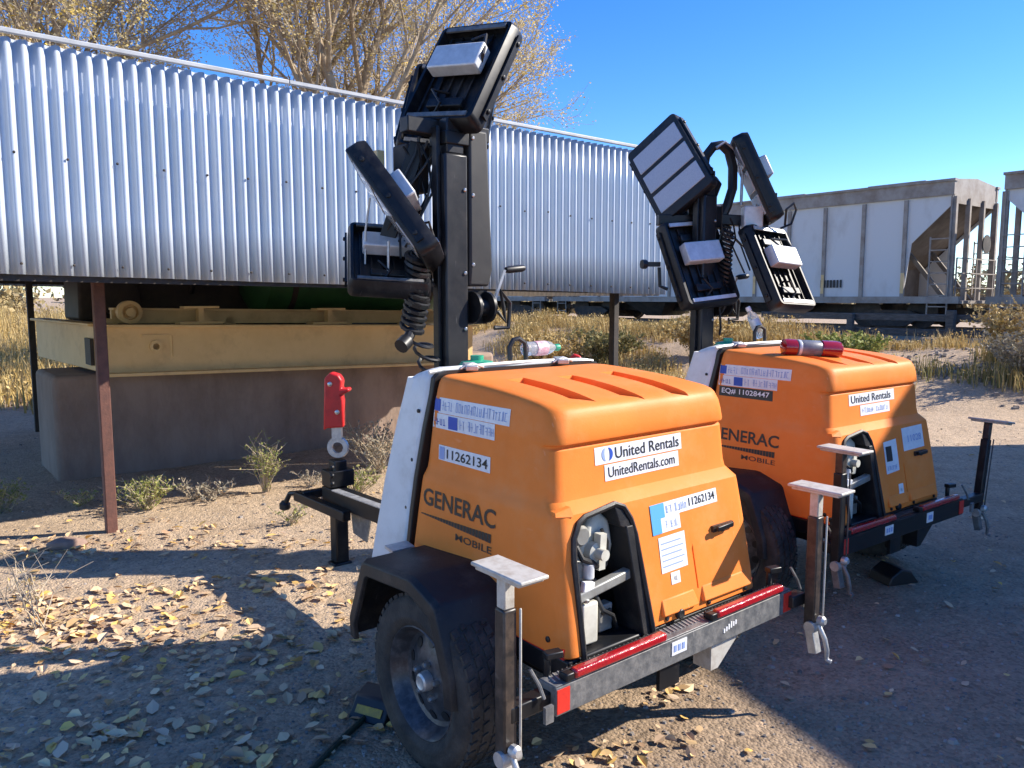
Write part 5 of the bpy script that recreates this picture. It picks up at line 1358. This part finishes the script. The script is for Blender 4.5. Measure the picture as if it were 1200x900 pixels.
def bush(name, loc, h, w, nst, m, label, cat, seed, leaves=10, size=0.02, stem='twig', group=None):
    rr = random.Random(seed); x, y = loc; root = empty(name, (x, y, gz(x, y) - 0.01)); st = Soup(); lf = Soup()
    for k in range(nst):
        az = rr.uniform(0, 6.28); tip = Vector((math.cos(az) * w * rr.uniform(0.1, 0.6), math.sin(az) * w * rr.uniform(0.1, 0.6), h * rr.uniform(0.5, 1.0)))
        mid = tip * 0.5 + Vector((rr.gauss(0, w * .06), rr.gauss(0, w * .06), h * 0.06)); b0 = Vector((rr.gauss(0, w * .05), rr.gauss(0, w * .05), 0))
        st.rod(b0, mid, 0.004); st.rod(mid, tip, 0.003)
        for j in range(3):
            a = mid.lerp(tip, rr.random()); b = a + Vector((rr.gauss(0, .09), rr.gauss(0, .09), rr.uniform(0.03, 0.14))) * (h / 0.5); st.rod(a, b, 0.0022)
            for q in range(leaves // 3): lf.leaf(a.lerp(b, rr.random()) + Vector((rr.gauss(0, .012), rr.gauss(0, .012), 0)), rr.uniform(0.5, 1.2) * size, rr)
        for q in range(leaves): lf.leaf(b0.lerp(mid, rr.random()) if rr.random() < 0.4 else mid.lerp(tip, rr.random()), rr.uniform(0.5, 1.3) * size, rr)
    st.build('stems', M[stem], root); lf.build('leaves', M[m], root)
    tag(root, label, cat, group)
bush('weed', (-2.86, 6.02), 0.26, 0.42, 46, 'weedgreen', 'low yellow-green weed just right of the rusty shed post', 'weed', 1, 14, 0.013)
bush('weed', (-2.09, 6.55), 0.46, 0.24, 30, 'weedgreen', 'upright weed with a dry seed head on the shade edge between post and red hitch', 'weed', 2, 16, 0.012)
bush('weed', (-1.25, 7.3), 0.50, 0.65, 46, 'sage', 'bushy grey-brown weed beside the red hitch in front of the concrete block', 'weed', 3, 18, 0.014)
bush('weed', (-1.30, 6.45), 0.24, 0.45, 36, 'weedgreen', 'low green weed on sunlit dirt behind the trailer tongue', 'weed', 4, 12, 0.012)
bush('weed', (-3.95, 5.95), 0.26, 0.4, 36, 'weedgreen', 'green weed at the left edge of the photo in front of the shed', 'weed', 6, 12, 0.013)
bush('weed', (-3.42, 6.1), 0.14, 0.4, 16, 'weedgreen', 'small green tuft in the shed\'s shade left of the rusty post', 'weed', 7, 10, 0.011)
bush('weed', (-2.45, 6.3), 0.20, 0.5, 12, 'sage', 'sparse dry weed between the rusty post and the upright weed', 'weed', 8, 8, 0.018)
for i, (x, y, nm) in enumerate(((-1.75, 6.75, 'small dry tuft on the shade edge right of the upright weed'), (-2.62, 6.35, 'pale dry sprig near the rusty post\'s weed'), (-1.62, 5.6, 'faint green sprig on the sunlit dirt left of the tongue jack'), (-3.75, 5.35, 'small dry tuft at the left edge above the rock'))):
    bush('weed', (x, y), 0.16, 0.3, 14, 'sage' if i != 2 else 'weedgreen', nm, 'weed', 60 + i, 8, 0.011)
bush('dead_bush', (-2.36, 3.76), 0.46, 0.42, 7, 'dryleaf', 'bare dead stalks standing in golden leaves at the lower left', 'dead plant', 9, 2, 0.013)
bush('dead_bush', (-2.60, 4.15), 0.20, 0.4, 10, 'dryleaf', 'dry straw tuft behind the bare stalks at the lower left', 'dead plant', 10, 4, 0.011)
for i, (x, y, h, w, nm) in enumerate(((7.9, 12.2, 0.75, 1.1, 'left, pale grey-brown bush at the end of the dry grass bank'), (8.9, 12.5, 0.95, 1.2, 'tall thin grey-brown bush in front of the timber barrier'), (9.6, 12.9, 0.7, 1.2, 'grey-brown bush at the right edge of the photo below the wagon'), (8.3, 13.3, 1.0, 0.9, 'tallest straw-coloured weed right of the farther orange hood'))):
    bush('wild_bush', (x, y), h, w, 70, 'sage' if i != 3 else 'dryleaf', nm.replace('left, ', ''), 'bush', 20 + i, 18, 0.035, group='dry bushes at the end of the bank')
for i, (x, y, h, w, m_, nm) in enumerate(((2.0, 17.4, 0.75, 1.7, 'shrub', 'olive green shrub on the bank left of the shed\'s right post'), (0.8, 17.0, 0.85, 1.6, 'dryleaf', 'tan shrub on the bank right of the nearer mast'), (3.9, 16.4, 0.85, 1.4, 'dryleaf', 'straw shrub on the bank left of the farther mast'), (6.0, 14.2, 0.55, 1.3, 'weedgreen', 'bright green patch of growth on the bank behind the farther hood'))):
    bush('bank_shrub', (x, y), h, w, 90, m_, nm, 'shrub', 40 + i, 24, 0.045, group='shrubs on the railway bank')

# ------------------------------------------------------------------ leaves and stones on the ground
def litter():
    rr = random.Random(21); s = Soup()
    def drop(x, y, a):
        z = gz(x, y) + 0.006 + rr.random() * 0.006; tilt = Vector((rr.gauss(0, .24), rr.gauss(0, .24), 1)).normalized(); u, w = perp(tilt)
        t = rr.uniform(0, 6.28); u, w = u * math.cos(t) + w * math.sin(t), w * math.cos(t) - u * math.sin(t)
        b = len(s.v); c = Vector((x, y, z + a * 0.25)); cur = rr.uniform(0.02, 0.5) * a * rr.choice((1, 1, -0.3))
        o = [(-1, 0, 0), (-0.45, 0.55, 1), (0.25, 0.62, 1), (1.05, 0, 0.2), (0.25, -0.62, 1), (-0.45, -0.55, 1)]
        for p, q, k in o: s.v.append(c + u * p * a + w * q * a + tilt * k * cur)
        s.v.append(c)
        for k in range(6): s.f.append((b + k, b + (k + 1) % 6, b + 6))
    # drifts (centre x, y, spread x, spread y, count, size)
    drifts = [(-2.45, 3.75, 0.42, 0.22, 420, .026), (-2.7, 3.95, 0.4, 0.16, 200, .025), (-1.6, 3.62, 0.4, 0.10, 90, .026), (-2.85, 5.0, 0.35, 0.12, 110, .026), (-1.95, 5.15, 0.55, 0.16, 110, .025),
              (-1.25, 4.35, 0.22, 0.08, 60, .025), (-1.9, 4.35, 0.5, 0.08, 90, .024), (-1.5, 4.0, 0.6, 0.2, 110, .026), (-1.5, 3.25, 0.45, 0.14, 90, .027), (-0.95, 3.55, 0.4, 0.16, 70, .027), (-1.2, 2.95, 0.35, 0.10, 70, .027),
              (-1.55, 2.75, 0.3, 0.10, 80, .028), (-0.75, 2.75, 0.25, 0.10, 50, .026), (-1.3, 2.5, 0.3, 0.08, 60, .028), (0.42, 2.72, 0.16, 0.06, 26, .022), (0.20, 2.55, 0.25, 0.06, 22, .022), (0.62, 3.1, 0.12, 0.05, 22, .022)]
    for cx, cy, sx, sy, n, a in drifts:
        ang = rr.uniform(-0.2, 0.5)
        for k in range(n):
            p, q = rr.gauss(0, sx), rr.gauss(0, sy); drop(cx + p * math.cos(ang) - q * math.sin(ang), cy + p * math.sin(ang) + q * math.cos(ang), a * rr.choice((0.4, 0.6, 0.8, 1.0, 1.15, 1.35)) * rr.uniform(0.85, 1.15))
    for k in range(340): drop(rr.uniform(-4.2, 0.2), rr.uniform(2.2, 6.6), rr.uniform(0.012, 0.032))
    for k in range(230): drop(rr.uniform(0.2, 4.5), rr.uniform(2.2, 7), rr.uniform(0.012, 0.030))
    for k in range(200): drop(rr.uniform(-5, 8), rr.uniform(6, 12), rr.uniform(0.015, 0.035))
    kind(s.build('fallen_leaves', M['groundleaf']), 'stuff')
    g = Soup()
    def stone(x, y, a):
        z = gz(x, y); b = len(g.v); h = a * rr.uniform(0.4, 0.8); t = rr.uniform(0, 6.28); n = 5
        for k in range(n):
            q = t + 6.283 * k / n; e = rr.uniform(0.75, 1.15); g.v.append((x + math.cos(q) * a * e, y + math.sin(q) * a * e * 0.85, z - a * 0.3))
        for k in range(n):
            q = t + 6.283 * k / n; e = rr.uniform(0.5, 0.8); g.v.append((x + math.cos(q) * a * e, y + math.sin(q) * a * e * 0.85, z + h * rr.uniform(0.7, 1)))
        for k in range(n): g.f.append((b + k, b + (k + 1) % n, b + n + (k + 1) % n, b + n + k))
        g.f.append(tuple(b + n + k for k in range(n)))
    for k in range(9000):
        d = 2.0 + 8 * rr.random() ** 1.6; a = rr.uniform(-0.72, 0.72); stone(math.tan(a) * d, d, rr.choice((0.004, 0.005, 0.006, 0.008, 0.011)) * rr.uniform(0.7, 1.3))
    for k in range(160):
        d = 2.2 + 8 * rr.random(); a = rr.uniform(-0.7, 0.7); stone(math.tan(a) * d, d, rr.uniform(0.012, 0.026))
    for k in range(700):
        x = rr.uniform(7, 13); y = rr.uniform(11, 15); stone(x, y, rr.uniform(0.02, 0.07))
    kind(g.build('gravel', M['stone']), 'stuff')
litter()

def rock():
    mb = MB(); bmesh.ops.create_icosphere(mb.bm, subdivisions=3, radius=1)
    for v in mb.bm.verts:
        n = noise.noise(v.co * 1.3 + Vector((3, 1, 2))) * 0.35; v.co = Vector((v.co.x * 0.105 * (1 + n), v.co.y * 0.075 * (1 + n), max(-0.02, v.co.z * 0.062 * (1 + n))))
    o = mb.build('rock', M['rock'], None, smooth=28); o.location = (-2.93, 5.06, gz(-2.93, 5.06) + 0.015); o.rotation_euler = (0, 0, 0.4)
    tag(o, 'fist-sized pinkish rock in leaves left of the rusty post\'s foot', 'rock')
rock()

# chocks and hose
def chock(loc, rz, label):
    root = empty('wheel_chock', (loc[0], loc[1], gz(*loc)), rz)
    mb = MB(); mb.prism([(-0.11, -0.085, 0), (0.11, -0.085, 0), (0.05, -0.085, 0.075), (-0.02, -0.085, 0.095), (-0.09, -0.085, 0.05)], (0, 0.17, 0)); b = mb.build('chock_block', M['cable'], root, bevel=0.008)
    mb = MB(); mb.prism([(0.092, -0.06, 0.025), (0.0955, -0.06, 0.0255), (0.076, -0.06, 0.050), (0.0725, -0.06, 0.0495)], (0, 0.12, 0)); mb.build('yellow_stripe', M['duskyyellow'], root)
    tag(root, label, 'wheel chock', 'wheel chocks')
F1 = R(39.35)
def at1(x, y): p = tl(t1, (x, y, 0)); return (p.x, p.y)
def at2(x, y): p = tl(t2, (x, y, 0)); return (p.x, p.y)
chock(at1(-0.03, 1.00), F1 + R(205), 'black chock with yellow stripe in front of the nearer wheel')
chock(at1(0.0, 0.20), F1 - R(80), 'black chock with yellow stripe behind the nearer tyre')
chock(at2(0.95, 0.22), R(36.75) - R(20), 'black chock with yellow stripe under the farther trailer\'s bumper')
def hose():
    mb = MB(); P = [(-0.74, 2.40), (-0.70, 2.58), (-0.64, 2.76), (-0.58, 2.92), (-0.50, 3.08), (-0.36, 3.2), (-0.1, 3.3)]
    mb.tube([(x, y, gz(x, y) + 0.012) for x, y in P], 0.012, 8); o = mb.build('hose', M['hose'])
    tag(o, 'thin dark green hose running under the nearer trailer beside its wheel', 'hose')
hose()
